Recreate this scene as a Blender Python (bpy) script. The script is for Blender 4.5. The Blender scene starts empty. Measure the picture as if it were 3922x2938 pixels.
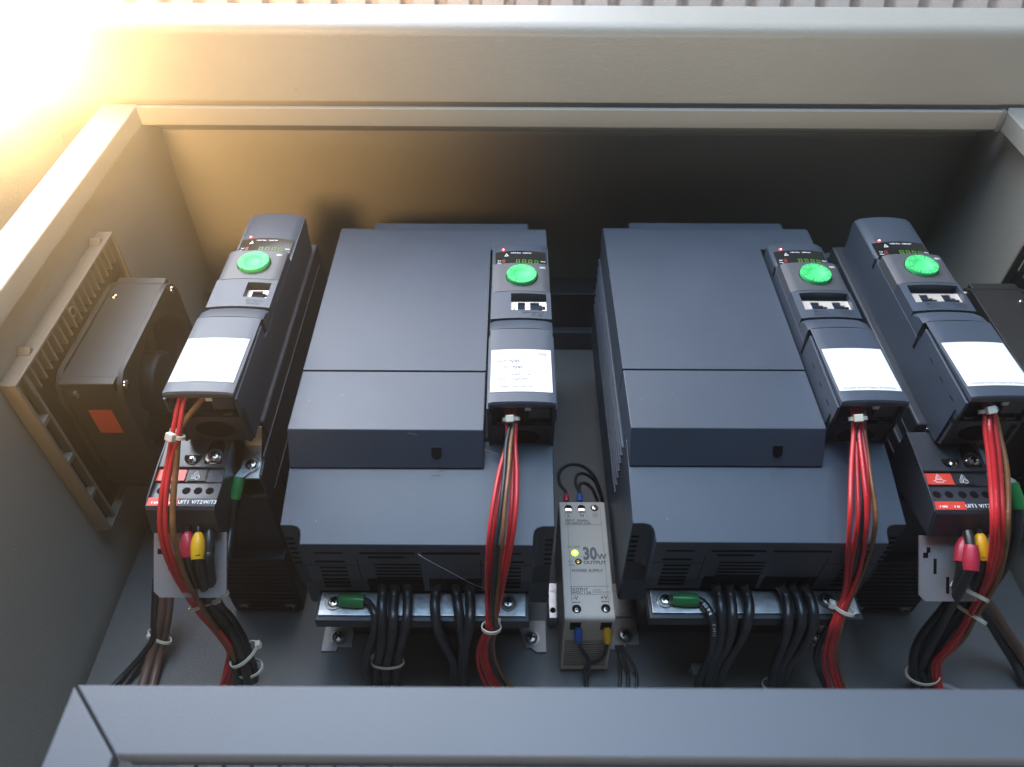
import bpy, bmesh, math, random
from mathutils import Vector, Matrix
random.seed(7)
R = math.radians
MM = 0.001
scene = bpy.context.scene
COL = scene.collection

# ------------------------------------------------------------------ camera
# cabinet lies on its back: x right, y away from the viewer, z out of the mounting plate (mm)
CAM = (0.0, 0.0, 592.0)
ROT = [[0.9999855971528054, 0.002936522951067864, 0.004492473695529348],
       [0.005234941501837704, -0.7182496450105039, -0.6957657959613692],
       [0.0011835854086244197, 0.6957792927899213, -0.7182546726964868]]
FPX = 1660.0 * 3922 / 2212


def at(u, v, z):
    """photo point (source px) -> mm point on the plane of height z"""
    a, b = (u - 1961) / FPX, (v - 1469) / FPX
    d = [ROT[0][k] * a + ROT[1][k] * b + ROT[2][k] for k in range(3)]
    t = (z - CAM[2]) / d[2]
    return Vector((d[0] * t, d[1] * t, z))


def zoom(x0, y0, sc):
    return lambda a, b, z: at(x0 + a * sc, y0 + b * sc, z)


zA = zoom(350, 1400, .7843)
zB = zoom(1050, 1700, .6036)
zC = zoom(2350, 1700, .6034)
zD = zoom(3300, 1600, .6638)
zE = zoom(2050, 1750, .5435)
zF = zoom(3000, 1500, .6034)

cam = bpy.data.cameras.new('camera')
cam.lens = 36.0 * 1660 / 2212
cam.sensor_width = 36
cam.clip_start = 0.01
cam.clip_end = 50
co = bpy.data.objects.new('camera', cam)
COL.objects.link(co)
M = Matrix(((ROT[0][0], -ROT[1][0], -ROT[2][0]), (ROT[0][1], -ROT[1][1], -ROT[2][1]), (ROT[0][2], -ROT[1][2], -ROT[2][2])))
co.matrix_world = Matrix.Translation(Vector(CAM) * MM) @ M.to_4x4()
cam.dof.use_dof = True
cam.dof.focus_distance = 0.54
cam.dof.aperture_fstop = 8
scene.camera = co

# --------------------------------------------------------------- materials
MATS = {}


def mat(name, col, rough=.5, metal=0., bump=0., bscale=900., var=0., vscale=8., emit=None, estr=1., spec=.5, rvar=0., coat=0., specks=0., scol=(.08, .06, .04), sscale=55, srad=.055):
    m = bpy.data.materials.new(name)
    m.use_nodes = True
    nt = m.node_tree
    p = nt.nodes['Principled BSDF']
    p.inputs['Base Color'].default_value = (*col, 1)
    p.inputs['Roughness'].default_value = rough
    p.inputs['Metallic'].default_value = metal
    p.inputs['Specular IOR Level'].default_value = spec
    p.inputs['Coat Weight'].default_value = coat
    tc = nt.nodes.new('ShaderNodeTexCoord')
    if bump:
        n = nt.nodes.new('ShaderNodeTexNoise')
        n.inputs['Scale'].default_value = bscale
        n.inputs['Detail'].default_value = 3
        nt.links.new(tc.outputs['Object'], n.inputs['Vector'])
        b = nt.nodes.new('ShaderNodeBump')
        b.inputs['Strength'].default_value = bump
        b.inputs['Distance'].default_value = .0006
        nt.links.new(n.outputs['Fac'], b.inputs['Height'])
        nt.links.new(b.outputs['Normal'], p.inputs['Normal'])
    if var or specks:
        n = nt.nodes.new('ShaderNodeTexNoise')
        n.inputs['Scale'].default_value = vscale
        n.inputs['Detail'].default_value = 6
        n.inputs['Roughness'].default_value = .65
        nt.links.new(tc.outputs['Object'], n.inputs['Vector'])
        r = nt.nodes.new('ShaderNodeValToRGB')
        r.color_ramp.elements[0].position = .3
        r.color_ramp.elements[1].position = .7
        r.color_ramp.elements[0].color = (*[c * (1 - var) for c in col], 1)
        r.color_ramp.elements[1].color = (*[min(1, c * (1 + var)) for c in col], 1)
        nt.links.new(n.outputs['Fac'], r.inputs['Fac'])
        out = r.outputs['Color']
        if specks:   # small dirt spots
            v = nt.nodes.new('ShaderNodeTexVoronoi')
            v.inputs['Scale'].default_value = sscale
            nt.links.new(tc.outputs['Object'], v.inputs['Vector'])
            lt = nt.nodes.new('ShaderNodeMath'); lt.operation = 'LESS_THAN'
            lt.inputs[1].default_value = srad
            nt.links.new(v.outputs['Distance'], lt.inputs[0])
            wn = nt.nodes.new('ShaderNodeMath'); wn.operation = 'GREATER_THAN'
            wn.inputs[1].default_value = .72
            sx = nt.nodes.new('ShaderNodeSeparateColor')
            nt.links.new(v.outputs['Color'], sx.inputs['Color'])
            nt.links.new(sx.outputs[0], wn.inputs[0])
            mu = nt.nodes.new('ShaderNodeMath'); mu.operation = 'MULTIPLY'
            nt.links.new(lt.outputs[0], mu.inputs[0]); nt.links.new(wn.outputs[0], mu.inputs[1])
            m2 = nt.nodes.new('ShaderNodeMath'); m2.operation = 'MULTIPLY'
            m2.inputs[1].default_value = specks
            nt.links.new(mu.outputs[0], m2.inputs[0])
            mx = nt.nodes.new('ShaderNodeMixRGB')
            mx.inputs['Color2'].default_value = (*scol, 1)
            nt.links.new(m2.outputs[0], mx.inputs['Fac'])
            nt.links.new(out, mx.inputs['Color1'])
            out = mx.outputs['Color']
        nt.links.new(out, p.inputs['Base Color'])
        if rvar:
            mr = nt.nodes.new('ShaderNodeMapRange')
            mr.inputs['To Min'].default_value = rough - rvar
            mr.inputs['To Max'].default_value = rough + rvar
            nt.links.new(n.outputs['Fac'], mr.inputs['Value'])
            nt.links.new(mr.outputs['Result'], p.inputs['Roughness'])
    if emit:
        p.inputs['Emission Color'].default_value = (*emit, 1)
        p.inputs['Emission Strength'].default_value = estr
    MATS[name] = m
    return m


mat('cabinet_paint', (.30, .292, .262), .42, bump=.45, bscale=520, var=.03, vscale=9, rvar=.06)
mat('cabinet_paint_dirty', (.30, .292, .262), .42, bump=.45, bscale=520, var=.04, vscale=9, rvar=.06, specks=.5, srad=.038)
mat('plate_paint', (.105, .105, .105), .45, bump=.5, bscale=700, var=.12, vscale=14, rvar=.08)
mat('rail_paint', (.072, .084, .104), .46, bump=.12, bscale=900, var=.07, vscale=9, rvar=.10, specks=.45, sscale=40, srad=.03)
mat('slate_plastic', (.040, .054, .078), .45, bump=.16, bscale=2600, var=.09, vscale=16, rvar=.10, specks=.6, scol=(.30, .31, .33), sscale=90, srad=.04)
mat('slate_dark', (.022, .027, .037), .45, bump=.12, bscale=2600, var=.05, vscale=9)
mat('keypad_plastic', (.066, .068, .078), .46, bump=.1, bscale=2600, var=.04, vscale=20)
mat('black_plastic', (.018, .019, .022), .45, bump=.08, bscale=1800, var=.1, vscale=30)
mat('block_plastic', (.030, .034, .042), .38, bump=.1, bscale=2000, var=.06, vscale=30)
mat('duct_grey', (.10, .10, .11), .5, var=.1, vscale=40)
mat('black_metal', (.014, .014, .016), .5, bump=.1, bscale=1500, var=.15, vscale=20)
mat('void', (.006, .006, .007), .8, spec=.08)  # near-black: the shade inside slots and holes, put in as colour
mat('fan_black', (.012, .011, .010), .5, bump=.05, bscale=800, var=.1, vscale=20)
mat('filter_beige', (.20, .178, .145), .5, bump=.1, bscale=1200, var=.05, vscale=15)
mat('glass_black', (.012, .013, .014), .12)
mat('dial_green', (.065, .66, .18), .55)
mat('dial_green_dark', (.008, .12, .042), .5)  # darker dial green: shade of the notches put into the colour
mat('label_white', (.66, .66, .65), .45, var=.015, vscale=40)
mat('note_paper', (.65, .635, .59), .6, bump=.05, bscale=800, var=.02, vscale=40)
mat('ink', (.05, .05, .055), .6)
mat('pencil_grey', (.035, .033, .033), .6)
mat('print_white', (.75, .76, .78), .5)
mat('print_grey', (.075, .08, .095), .5)
mat('emboss', (.035, .04, .052), .5)
mat('zinc', (.62, .62, .63), .34, metal=1, bump=.12, bscale=300, var=.18, vscale=160, rvar=.12)
mat('steel', (.60, .58, .54), .22, metal=1, var=.12, vscale=200)
mat('screw_dark', (.30, .29, .28), .3, metal=1, var=.1, vscale=200)
mat('jack_metal', (.78, .70, .62), .42, metal=.55, var=.08, vscale=150)
mat('plate_grey', (.36, .34, .35), .42, metal=.35, bump=.1, bscale=700, var=.08, vscale=40)
mat('wire_red', (.55, .028, .030), .38, bump=.08, bscale=1200, var=.10, vscale=60)
mat('wire_red_shiny', (.52, .025, .030), .22, bump=.35, bscale=420, var=.10, vscale=60)
mat('wire_brown', (.20, .088, .032), .36, bump=.4, bscale=500, var=.32, vscale=90)
mat('cable_brown', (.135, .078, .060), .42, bump=.08, bscale=900, var=.1, vscale=40)
mat('cable_black', (.016, .017, .020), .36, bump=.12, bscale=900, var=.15, vscale=60)
mat('wire_black', (.020, .022, .028), .35, bump=.08, bscale=900, var=.15, vscale=60)
mat('boot_red', (.36, .022, .045), .35, bump=.05, bscale=900, var=.08, vscale=90)
mat('boot_yellow', (.66, .36, .010), .38, bump=.05, bscale=900, var=.08, vscale=90)
mat('boot_blue', (.012, .085, .36), .38, bump=.05, bscale=900, var=.08, vscale=90)
mat('sleeve_green', (.022, .20, .050), .30, bump=.10, bscale=400, var=.14, vscale=80)
mat('tie_nylon', (.74, .70, .58), .35, spec=.6, var=.04, vscale=90)
mat('psu_beige', (.40, .375, .335), .48, bump=.12, bscale=1800, var=.03, vscale=20)
mat('psu_beige_dark', (.20, .18, .15), .5, bump=.1, bscale=1800)
mat('led_red', (.6, .05, .05), .3, emit=(1, .04, .03), estr=4)
mat('led_core', (1, .8, .7), .3, emit=(1, .55, .45), estr=6)
mat('led_green', (.3, .7, .05), .3, emit=(.45, 1, .04), estr=2.6)
mat('digit_green', (.03, .08, .01), .3, emit=(.20, .75, .02), estr=.30)
mat('digit_red', (.08, .01, .01), .3, emit=(.7, .05, .03), estr=.18)
mat('tag_red', (.62, .050, .028), .4, var=.04, vscale=60)
mat('sticker_orange', (.30, .05, .022), .5, var=.05, vscale=60)
mat('brass', (.60, .42, .14), .35, metal=1)
mat('sheet_roof', (.70, .61, .54), .55, bump=.1, bscale=60, var=.10, vscale=5)
mat('concrete', (.30, .29, .27), .8, bump=.3, bscale=60, var=.15, vscale=4)
mat('web_silk', (.62, .62, .64), .4)


# ------------------------------------------------------------------ builders
def bx(bm, x0, x1, y0, y1, z0, z1):
    vs = [bm.verts.new((x, y, z)) for z in (z0, z1) for y in (y0, y1) for x in (x0, x1)]
    for q in ((0, 2, 3, 1), (4, 5, 7, 6), (0, 1, 5, 4), (2, 6, 7, 3), (0, 4, 6, 2), (1, 3, 7, 5)):
        bm.faces.new([vs[i] for i in q])
    return vs


def prism_x(bm, prof, x0, x1):
    """profile of (y, z) points extruded along x"""
    a = [bm.verts.new((x0, y, z)) for y, z in prof]
    b = [bm.verts.new((x1, y, z)) for y, z in prof]
    n = len(prof)
    bm.faces.new(a); bm.faces.new(b[::-1])
    for i in range(n):
        bm.faces.new((a[i], b[i], b[(i + 1) % n], a[(i + 1) % n]))


def prism_z(bm, outl, zt, zb):
    """outline of (x, y) points; zt/zb numbers or functions of (x, y)"""
    f = lambda q, x, y: q(x, y) if callable(q) else q
    a = [bm.verts.new((x, y, f(zt, x, y))) for x, y in outl]
    b = [bm.verts.new((x, y, f(zb, x, y))) for x, y in outl]
    n = len(outl)
    bm.faces.new(a); bm.faces.new(b[::-1])
    for i in range(n):
        bm.faces.new((a[i], b[i], b[(i + 1) % n], a[(i + 1) % n]))


def frame_of(d, up=Vector((0, 0, 1))):
    d = d.normalized()
    if abs(d.dot(up)) > .95:
        up = Vector((0, 1, 0))
    s = d.cross(up).normalized()
    return s, s.cross(d).normalized()


def lathe(bm, c, axis, prof, n=24, cap=True):
    """prof: (radius, height along axis)"""
    c = Vector(c); axis = Vector(axis).normalized()
    s, t = frame_of(axis)
    rings = []
    for r, h in prof:
        rings.append([bm.verts.new(c + axis * h + (s * math.cos(2 * math.pi * k / n) + t * math.sin(2 * math.pi * k / n)) * r) for k in range(n)])
    for a, b in zip(rings, rings[1:]):
        for k in range(n):
            bm.faces.new((a[k], a[(k + 1) % n], b[(k + 1) % n], b[k]))
    if cap:
        bm.faces.new(rings[0][::-1]); bm.faces.new(rings[-1])


def spline(pts, step=3.):
    P = [Vector(p) for p in pts]
    P = [P[0] * 2 - P[1]] + P + [P[-1] * 2 - P[-2]]
    out = []
    for i in range(1, len(P) - 2):
        p0, p1, p2, p3 = P[i - 1:i + 3]
        n = max(2, int((p2 - p1).length / step))
        for k in range(n):
            t = k / n
            out.append(.5 * ((2 * p1) + (p2 - p0) * t + (2 * p0 - 5 * p1 + 4 * p2 - p3) * t * t + (3 * p1 - p0 - 3 * p2 + p3) * t ** 3))
    out.append(P[-2])
    return out


def tube(bm, pts, r, n=10, smooth=True, rad=None):
    P = spline(pts) if smooth else [Vector(p) for p in pts]
    up = None
    rings = []
    for i, p in enumerate(P):
        d = (P[min(i + 1, len(P) - 1)] - P[max(i - 1, 0)])
        if d.length < 1e-6:
            d = Vector((0, 0, 1))
        d.normalize()
        if up is None:
            s, u = frame_of(d)
        else:
            s = d.cross(up)
            s = s.normalized() if s.length > 1e-4 else frame_of(d)[0]
            u = s.cross(d).normalized()
        up = u
        rr = rad(i / (len(P) - 1)) if rad else r
        rings.append([bm.verts.new(p + (s * math.cos(2 * math.pi * k / n) + u * math.sin(2 * math.pi * k / n)) * rr) for k in range(n)])
    for a, b in zip(rings, rings[1:]):
        for k in range(n):
            bm.faces.new((a[k], a[(k + 1) % n], b[(k + 1) % n], b[k]))
    bm.faces.new(rings[0][::-1]); bm.faces.new(rings[-1])
    return P


def BM():
    return bmesh.new()


def thing(name, label, cat, org, group=None):
    """Empty at the base of a thing; org = its origin in mm"""
    o = bpy.data.objects.new(name, None)
    o.empty_display_size = .01
    COL.objects.link(o)
    o.location = Vector(org) * MM
    o['label'] = label
    o['category'] = cat
    if group:
        o['group'] = group
    o['_o'] = list(org)
    return o


def obj(name, bm, m, parent=None, bevel=0., seg=2, smooth=True, label=None, ang=35., org=None):
    """link bm (mm, design coordinates) as one mesh object"""
    root = parent
    while root is not None and root.parent is not None:
        root = root.parent
    o3 = Vector(root['_o']) if root is not None else Vector(org or (0, 0, 0))
    bmesh.ops.recalc_face_normals(bm, faces=bm.faces)
    for v in bm.verts:
        v.co = (v.co - o3) * MM
    me = bpy.data.meshes.new(name)
    bm.to_mesh(me); bm.free()
    me.materials.append(MATS[m] if isinstance(m, str) else m)
    if smooth:
        for p in me.polygons:
            p.use_smooth = True
        me.set_sharp_from_angle(angle=R(ang))
    o = bpy.data.objects.new(name, me)
    COL.objects.link(o)
    if parent is not None:
        o.parent = parent
    else:
        o.location = o3 * MM
    if bevel:
        b = o.modifiers.new('bevel', 'BEVEL')
        b.width = bevel * MM; b.segments = seg; b.limit_method = 'ANGLE'; b.angle_limit = R(30)
        b.harden_normals = True
    if label:
        o['label'] = label
    return o


def top(name, bm, m, label, cat, group=None, kind=None, org=(0, 0, 0), **k):
    o = obj(name, bm, m, None, org=org, **k)
    if label: o['label'] = label
    if cat: o['category'] = cat
    if group: o['group'] = group
    if kind: o['kind'] = kind
    return o


_fc = {}


def text_bm(bm, s, pos, size, ex=None, ey=None, align='CENTER', bold=0., lift=.12, sx=1.):
    """write s with its baseline centred at pos; ex, ey: text directions"""
    key = (s, align, bold)
    if key not in _fc:
        cu = bpy.data.curves.new('lettering', 'FONT')
        cu.body = s; cu.size = 1; cu.align_x = align; cu.resolution_u = 2; cu.offset = bold
        ob = bpy.data.objects.new('lettering', cu)
        COL.objects.link(ob)
        bpy.context.view_layer.update()
        me = ob.evaluated_get(bpy.context.evaluated_depsgraph_get()).to_mesh()
        _fc[key] = ([v.co.copy() for v in me.vertices], [list(p.vertices) for p in me.polygons])
        ob.evaluated_get(bpy.context.evaluated_depsgraph_get()).to_mesh_clear()
        bpy.data.objects.remove(ob); bpy.data.curves.remove(cu)
    V, F = _fc[key]
    ex = Vector(ex or (1, 0, 0)).normalized(); ey = Vector(ey or (0, 1, 0)).normalized()
    n = ex.cross(ey).normalized()
    p = Vector(pos) + n * lift
    vs = [bm.verts.new(p + ex * v.x * size * sx + ey * v.y * size) for v in V]
    for f in F:
        try:
            bm.faces.new([vs[i] for i in f])
        except ValueError:
            pass


def stroke(bm, pts, w, z):
    """flat pen stroke through (x, y) points on height z (number or function)"""
    f = z if callable(z) else (lambda x, y: z)
    L = []
    for i, (x, y) in enumerate(pts):
        x0, y0 = pts[max(0, i - 1)]; x1, y1 = pts[min(len(pts) - 1, i + 1)]
        d = Vector((x1 - x0, y1 - y0))
        d = d.normalized() if d.length > 1e-6 else Vector((1, 0))
        nx, ny = -d.y * w / 2, d.x * w / 2
        L.append((bm.verts.new((x + nx, y + ny, f(x + nx, y + ny))), bm.verts.new((x - nx, y - ny, f(x - nx, y - ny)))))
    for a, b in zip(L, L[1:]):
        bm.faces.new((a[0], a[1], b[1], b[0]))


def cross_screw(parent, c, axis, r, m='steel', name='screw', washer=True):
    bm = BM()
    prof = [(r * 1.45, 0), (r * 1.45, .5)] if washer else [(r * 1.05, 0)]
    prof += [(r, .5), (r, r * .35), (r * .8, r * .62), (r * .35, r * .74)]
    lathe(bm, c, axis, prof, 24)
    s = obj(name, bm, m, parent)
    bm = BM()
    ax = Vector(axis).normalized(); u, v = frame_of(ax)
    cc = Vector(c) + ax * (r * .70)
    q = random.uniform(0, 1.5)
    a = u * math.cos(q) + v * math.sin(q); b = ax.cross(a)
    for d, e in ((a, b), (b, a)):
        P = [cc + d * sx * r * .62 + e * sy * r * .14 for sx, sy in ((-1, -1), (1, -1), (1, 1), (-1, 1))]
        lo = [bm.verts.new(p - ax * .4) for p in P]; hi = [bm.verts.new(p + ax * .08 * r) for p in P]
        bm.faces.new(hi); bm.faces.new(lo[::-1])
        for k in range(4):
            bm.faces.new((lo[k], lo[(k + 1) % 4], hi[(k + 1) % 4], hi[k]))
    rec = obj('cross_recess', bm, 'void', s)
    return s


# ------------------------------------------------------------ setting
bm = BM(); bx(bm, -6000, 6000, -3000, 9000, -62, -60)
top('ground', bm, 'concrete', None, None, kind='structure')
XL, XR = -334., 441.          # inner side walls
YF = 680.                     # inner far wall
RIMZ = 280.
cab = thing('electrical_cabinet', 'light grey painted steel cabinet with a raised inner rim, holding the four drives', 'cabinet', (50, 300, -50))
# inner box (walls with thickness)
bm = BM()
bx(bm, XL - 2, XL, -60, YF + 2, -40, RIMZ - 16)
bx(bm, XR, XR + 2, -60, YF + 2, -40, RIMZ - 16)
bx(bm, XL, XR, YF, YF + 2, -40, RIMZ - 45)
bx(bm, XL - 2, XR + 2, -60, YF + 2, -42, -40)
bx(bm, XL, XR, -60, -58, -40, RIMZ - 16)  # near wall, out of view; put in to block low front light
obj('inner_box', bm, 'cabinet_paint', cab)
bm = BM(); bx(bm, -326, 428, -60, -34, RIMZ - 17, RIMZ - .3)  # near rim, out of view; put in with the near wall against front light
obj('rim', bm, 'cabinet_paint', cab, bevel=1.4, seg=3)
# rim: side members with a broad top, far member thin on top
bm = BM()
bx(bm, -357, -326, -60, 638.5, RIMZ - 17, RIMZ)
obj('rim', bm, 'cabinet_paint', cab, bevel=1.4, seg=3)
bm = BM()
bx(bm, -326, 427, 633, 637.5, RIMZ - 17, RIMZ - .4)
prism_x(bm, [(637.4, RIMZ - 16), (YF + 2, RIMZ - 44), (YF + 2, RIMZ - 47), (637.4, RIMZ - 19)], -326, 427)
obj('rim', bm, 'cabinet_paint', cab, bevel=.8, seg=3)
bm = BM()
prism_z(bm, [(428.6, -60), (458, -60), (458, 641), (433, 641), (428.6, 632)], RIMZ, RIMZ - 17)
obj('rim', bm, 'cabinet_paint', cab, bevel=1.4, seg=3)
bm = BM()      # folded corner tab at the right corner of the rim
prism_z(bm, [(424.5, 631.5), (428.4, 631.5), (428.4, 638), (426, 638)], RIMZ + .2, RIMZ - 18)
obj('corner_tab', bm, 'zinc', cab, bevel=.4)
# outer case
def rim_profile(p0, d, zb):
    q = [(p0, zb), (p0, 335)] + [(p0 + d * 10 * (1 - math.cos(R(k * 15))), 335 + 10 * math.sin(R(k * 15))) for k in range(1, 7)]
    return q + [(p0 + d * 43, 345), (p0 + d * 43, zb)]


bm = BM()
prism_x(bm, rim_profile(647, 1, 266), -455, 520)
obj('outer_wall', bm, 'cabinet_paint_dirty', cab)
bm = BM()
prism = rim_profile(-410, -1, 40)
a = [bm.verts.new((x, -60, z)) for x, z in prism]; b = [bm.verts.new((x, 646.5, z)) for x, z in prism]
bm.faces.new(a); bm.faces.new(b[::-1])
for i in range(len(prism)):
    bm.faces.new((a[i], b[i], b[(i + 1) % len(prism)], a[(i + 1) % len(prism)]))
obj('outer_wall', bm, 'cabinet_paint', cab)
bm = BM(); bx(bm, 490, 520, -60, 646.5, 40, 342)
obj('outer_wall', bm, 'cabinet_paint', cab, bevel=3)
bm = BM()
bx(bm, -409.5, -357.5, -60, 646.5, 150, 152); bx(bm, 458.5, 489.5, -60, 646.5, 150, 152)
obj('gutter_floor', bm, 'cabinet_paint', cab)
bm = BM(); bx(bm, -455, 520, 700, 702, -50, 266); bx(bm, -455, 520, 682.5, 700, 262, 265.5)
obj('outer_wall', bm, 'cabinet_paint', cab)
bm = BM()     # fold in the left outer wall
bx(bm, -409.5, -406, 470, 520, 152, 330)
obj('wall_stiffener', bm, 'cabinet_paint', cab, bevel=1.5)
bm = BM(); bx(bm, -475, 520, -60, 735, -60, -50)
obj('back_panel', bm, 'cabinet_paint', cab)

bm = BM()
bx(bm, -329, 436, 60, 627, -4, 0)
o = top('mounting_plate', bm, 'plate_paint', 'grey textured mounting plate the drives and power supply are screwed to', 'mounting plate', bevel=.8, org=(50, 300, -4))
bm = BM()
bx(bm, -329, 436, 639, 668, -38, 70)
top('far_bar', bm, 'black_plastic', 'dark bar along the foot of the far inner wall behind the drives', 'bar', bevel=1, org=(50, 650, -38)).name = 'trunking_bar'
bm = BM(); bx(bm, -329, 436, 628.5, 638, -38, 24)
top('support_strip', bm, 'slate_dark', 'low dark strip between the mounting plate and the bar behind the drives', 'strip', bevel=.8, org=(50, 633, -38))

# corrugated sheet wall beyond the cabinet
bm = BM()
x = -1500.; pts = []
while x < 1500:
    pts += [(x, 990), (x + 30, 990), (x + 33, 1024), (x + 44, 1024), (x + 48, 990)]
    x += 47
n = len(pts)
lo = [bm.verts.new((px, py, -60)) for px, py in pts]; hi = [bm.verts.new((px, py + 200, 420)) for px, py in pts]
lo2 = [bm.verts.new((px, py + 3, -60)) for px, py in pts]; hi2 = [bm.verts.new((px, py + 203, 420)) for px, py in pts]
for i in range(n - 1):
    bm.faces.new((lo[i], lo[i + 1], hi[i + 1], hi[i])); bm.faces.new((lo2[i + 1], lo2[i], hi2[i], hi2[i + 1]))
    bm.faces.new((hi[i], hi[i + 1], hi2[i + 1], hi2[i]))
top('corrugated_wall', bm, 'sheet_roof', 'pale ribbed sheet metal wall behind the far edge of the cabinet', 'wall', org=(0, 1000, -60), smooth=False)

# panel frame across the front (mitred)
pf = thing('panel_frame', 'grey mitred metal frame crossing the front below the drives', 'frame', (150, 110, 0))
FZ = 280.
bm = BM()
prism_z(bm, [(-177, 129.6), (-151.2, 102.4), (520, 102.4), (520, 129.6)], FZ, FZ - 8)
obj('cross_rail', bm, 'rail_paint', pf, bevel=.7)
bm = BM()
prism_z(bm, [(-177.9, 129.2), (-152.2, 102.2), (-152.2, -40), (-178.2, -40)], FZ, FZ - 8)
obj('side_rail', bm, 'rail_paint', pf, bevel=.7)
bm = BM()
bx(bm, -150, 520, 103.5, 105.5, FZ - 15, FZ - 8.1)
obj('rail_flange', bm, 'rail_paint', pf)
bm = BM()
for xx in (-165, 505):
    bx(bm, xx - 6, xx + 6, 45, 57, 1, FZ - 8.1)
obj('post', bm, 'rail_paint', pf)

# slotted wiring duct below the frame
wd = thing('wiring_duct', 'dark slotted wiring duct just below the cross rail at the bottom edge', 'duct', (100, 75, 0))
bm = BM(); bx(bm, -150, 480, 70, 111, 160, 163)
obj('duct_base', bm, 'black_plastic', wd)
bm = BM()
xx = -143.
while xx < 475:
    prism_x(bm, [(110.6, 163), (113.0, 163), (113.0, 236), (112.2, 239), (110.6, 239)], xx, xx + 7.6)
    bx(bm, xx + 1.2, xx + 6.4, 113.1, 115.2, 233, 238.4)
    xx += 12.0
obj('duct_fingers', bm, 'duct_grey', wd, bevel=.4)
bm = BM(); bx(bm, -150, 480, 117, 118.5, 158, 215); bx(bm, -150, 480, 69, 70.5, 158, 239)
obj('duct_wall', bm, 'black_plastic', wd)
bm = BM(); bx(bm, -152, -145, 68, 116, .5, 160); bx(bm, 470, 477, 68, 116, .5, 160)
obj('bracket', bm, 'black_metal', wd)


# ---------------------------------------------------------- control module
def convex(bm, x0, x1, ys, sag, zb, n=14, edge=1.2):
    """bar along y with a top bulging across x; ys = [(y, ztop)]"""
    c = (x0 + x1) / 2; h = (x1 - x0) / 2
    rows = []
    for y, zt in ys:
        row = [bm.verts.new((x0, y, zb))]
        for k in range(n + 1):
            t = -1 + 2 * k / n
            z = zt - sag * t * t - (edge if abs(t) > .999 else 0)
            row.append(bm.verts.new((c + t * h, y, z)))
        row.append(bm.verts.new((x1, y, zb)))
        rows.append(row)
    m = len(rows[0])
    for a, b in zip(rows, rows[1:]):
        for k in range(m):
            bm.faces.new((a[k], a[(k + 1) % m], b[(k + 1) % m], b[k]))
    bm.faces.new(rows[0][::-1]); bm.faces.new(rows[-1])


def zsag(x0, x1, zt, sag, dz=.15):
    c = (x0 + x1) / 2; h = (x1 - x0) / 2
    return lambda x, y=0: zt - sag * ((x - c) / h) ** 2 + dz


def sheet(bm, x0, x1, y0, y1, zf, n=10, th=.25):
    """thin plate following zf(x, y)"""
    a = []; b = []
    for k in range(n + 1):
        x = x0 + (x1 - x0) * k / n
        a.append((bm.verts.new((x, y0, zf(x, y0))), bm.verts.new((x, y0, zf(x, y0) - th))))
        b.append((bm.verts.new((x, y1, zf(x, y1))), bm.verts.new((x, y1, zf(x, y1) - th))))
    for k in range(n):
        bm.faces.new((a[k][0], a[k + 1][0], b[k + 1][0], b[k][0]))
        bm.faces.new((a[k][1], b[k][1], b[k + 1][1], a[k + 1][1]))
        bm.faces.new((a[k][0], a[k][1], a[k + 1][1], a[k + 1][0]))
        bm.faces.new((b[k][0], b[k + 1][0], b[k + 1][1], b[k][1]))
    bm.faces.new((a[0][0], b[0][0], b[0][1], a[0][1])); bm.faces.new((a[n][0], a[n][1], b[n][1], b[n][0]))


def jack(parent, x0, x1, y0, y1, zt, kind):
    """modular socket recess between x0..x1, y0..y1; top at zt"""
    bm = BM()
    d = 4.2
    bx(bm, x0 - .4, x1 + .4, y0 - .4, y1 + .4, zt - 14, zt - 13.2)
    j = obj('socket', bm, 'void', parent)
    # metal face a little below the opening, with the plug holes left open
    ym = y1 - 4.3 if kind != 'single' else y1 - 3.2
    def face(holes):
        b = BM()
        xs = sorted({x0, x1, *[q for h in holes for q in h[:2]]}); ysn = sorted({y0, ym, *[q for h in holes for q in h[2:]]})
        for xa, xb in zip(xs, xs[1:]):
            for ya, yb in zip(ysn, ysn[1:]):
                cx, cy = (xa + xb) / 2, (ya + yb) / 2
                if not any(h[0] < cx < h[1] and h[2] < cy < h[3] for h in holes):
                    bx(b, xa, xb, ya, yb, zt - d - 1, zt - d)
        bmesh.ops.remove_doubles(b, verts=b.verts, dist=.001)
        return b
    w = x1 - x0; h = ym - y0
    if kind == 'single':
        hs = [(x0 + .20 * w, x0 + .66 * w, y0 + .12 * h, y0 + .92 * h), (x0 + .6 * w, x0 + .80 * w, y0 + .30 * h, y0 + .74 * h), (x0 + .75 * w, x0 + .93 * w, y0 + .40 * h, y0 + .64 * h)]
    elif kind == 'blank':
        hs = [(x0 + .19 * w, x0 + .40 * w, y0 + .08 * h, y0 + .95 * h), (x0 + .54 * w, x0 + .80 * w, y0 + .06 * h, y0 + .95 * h), (x0 + .78 * w, x0 + .88 * w, y0 + .22 * h, y0 + .75 * h), (x0 + .86 * w, x0 + .97 * w, y0 + .38 * h, y0 + .66 * h), (x0 + .075 * w, x0 + .10 * w, y0 + .25 * h, y0 + .6 * h)]
    else:
        hs = []
        for q in (.22, .66):
            hs += [(x0 + q * w, x0 + (q + .17) * w, y0 + .08 * h, y0 + .90 * h), (x0 + (q + .16) * w, x0 + (q + .24) * w, y0 + .2 * h, y0 + .65 * h), (x0 + (q + .23) * w, x0 + (q + .31) * w, y0 + .3 * h, y0 + .55 * h)]
        hs.append((x0 + .05 * w, x0 + .2 * w, y0 + .12 * h, y0 + .34 * h))
    obj('socket_face', face(hs), 'jack_metal', j, smooth=False)
    return j


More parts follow.
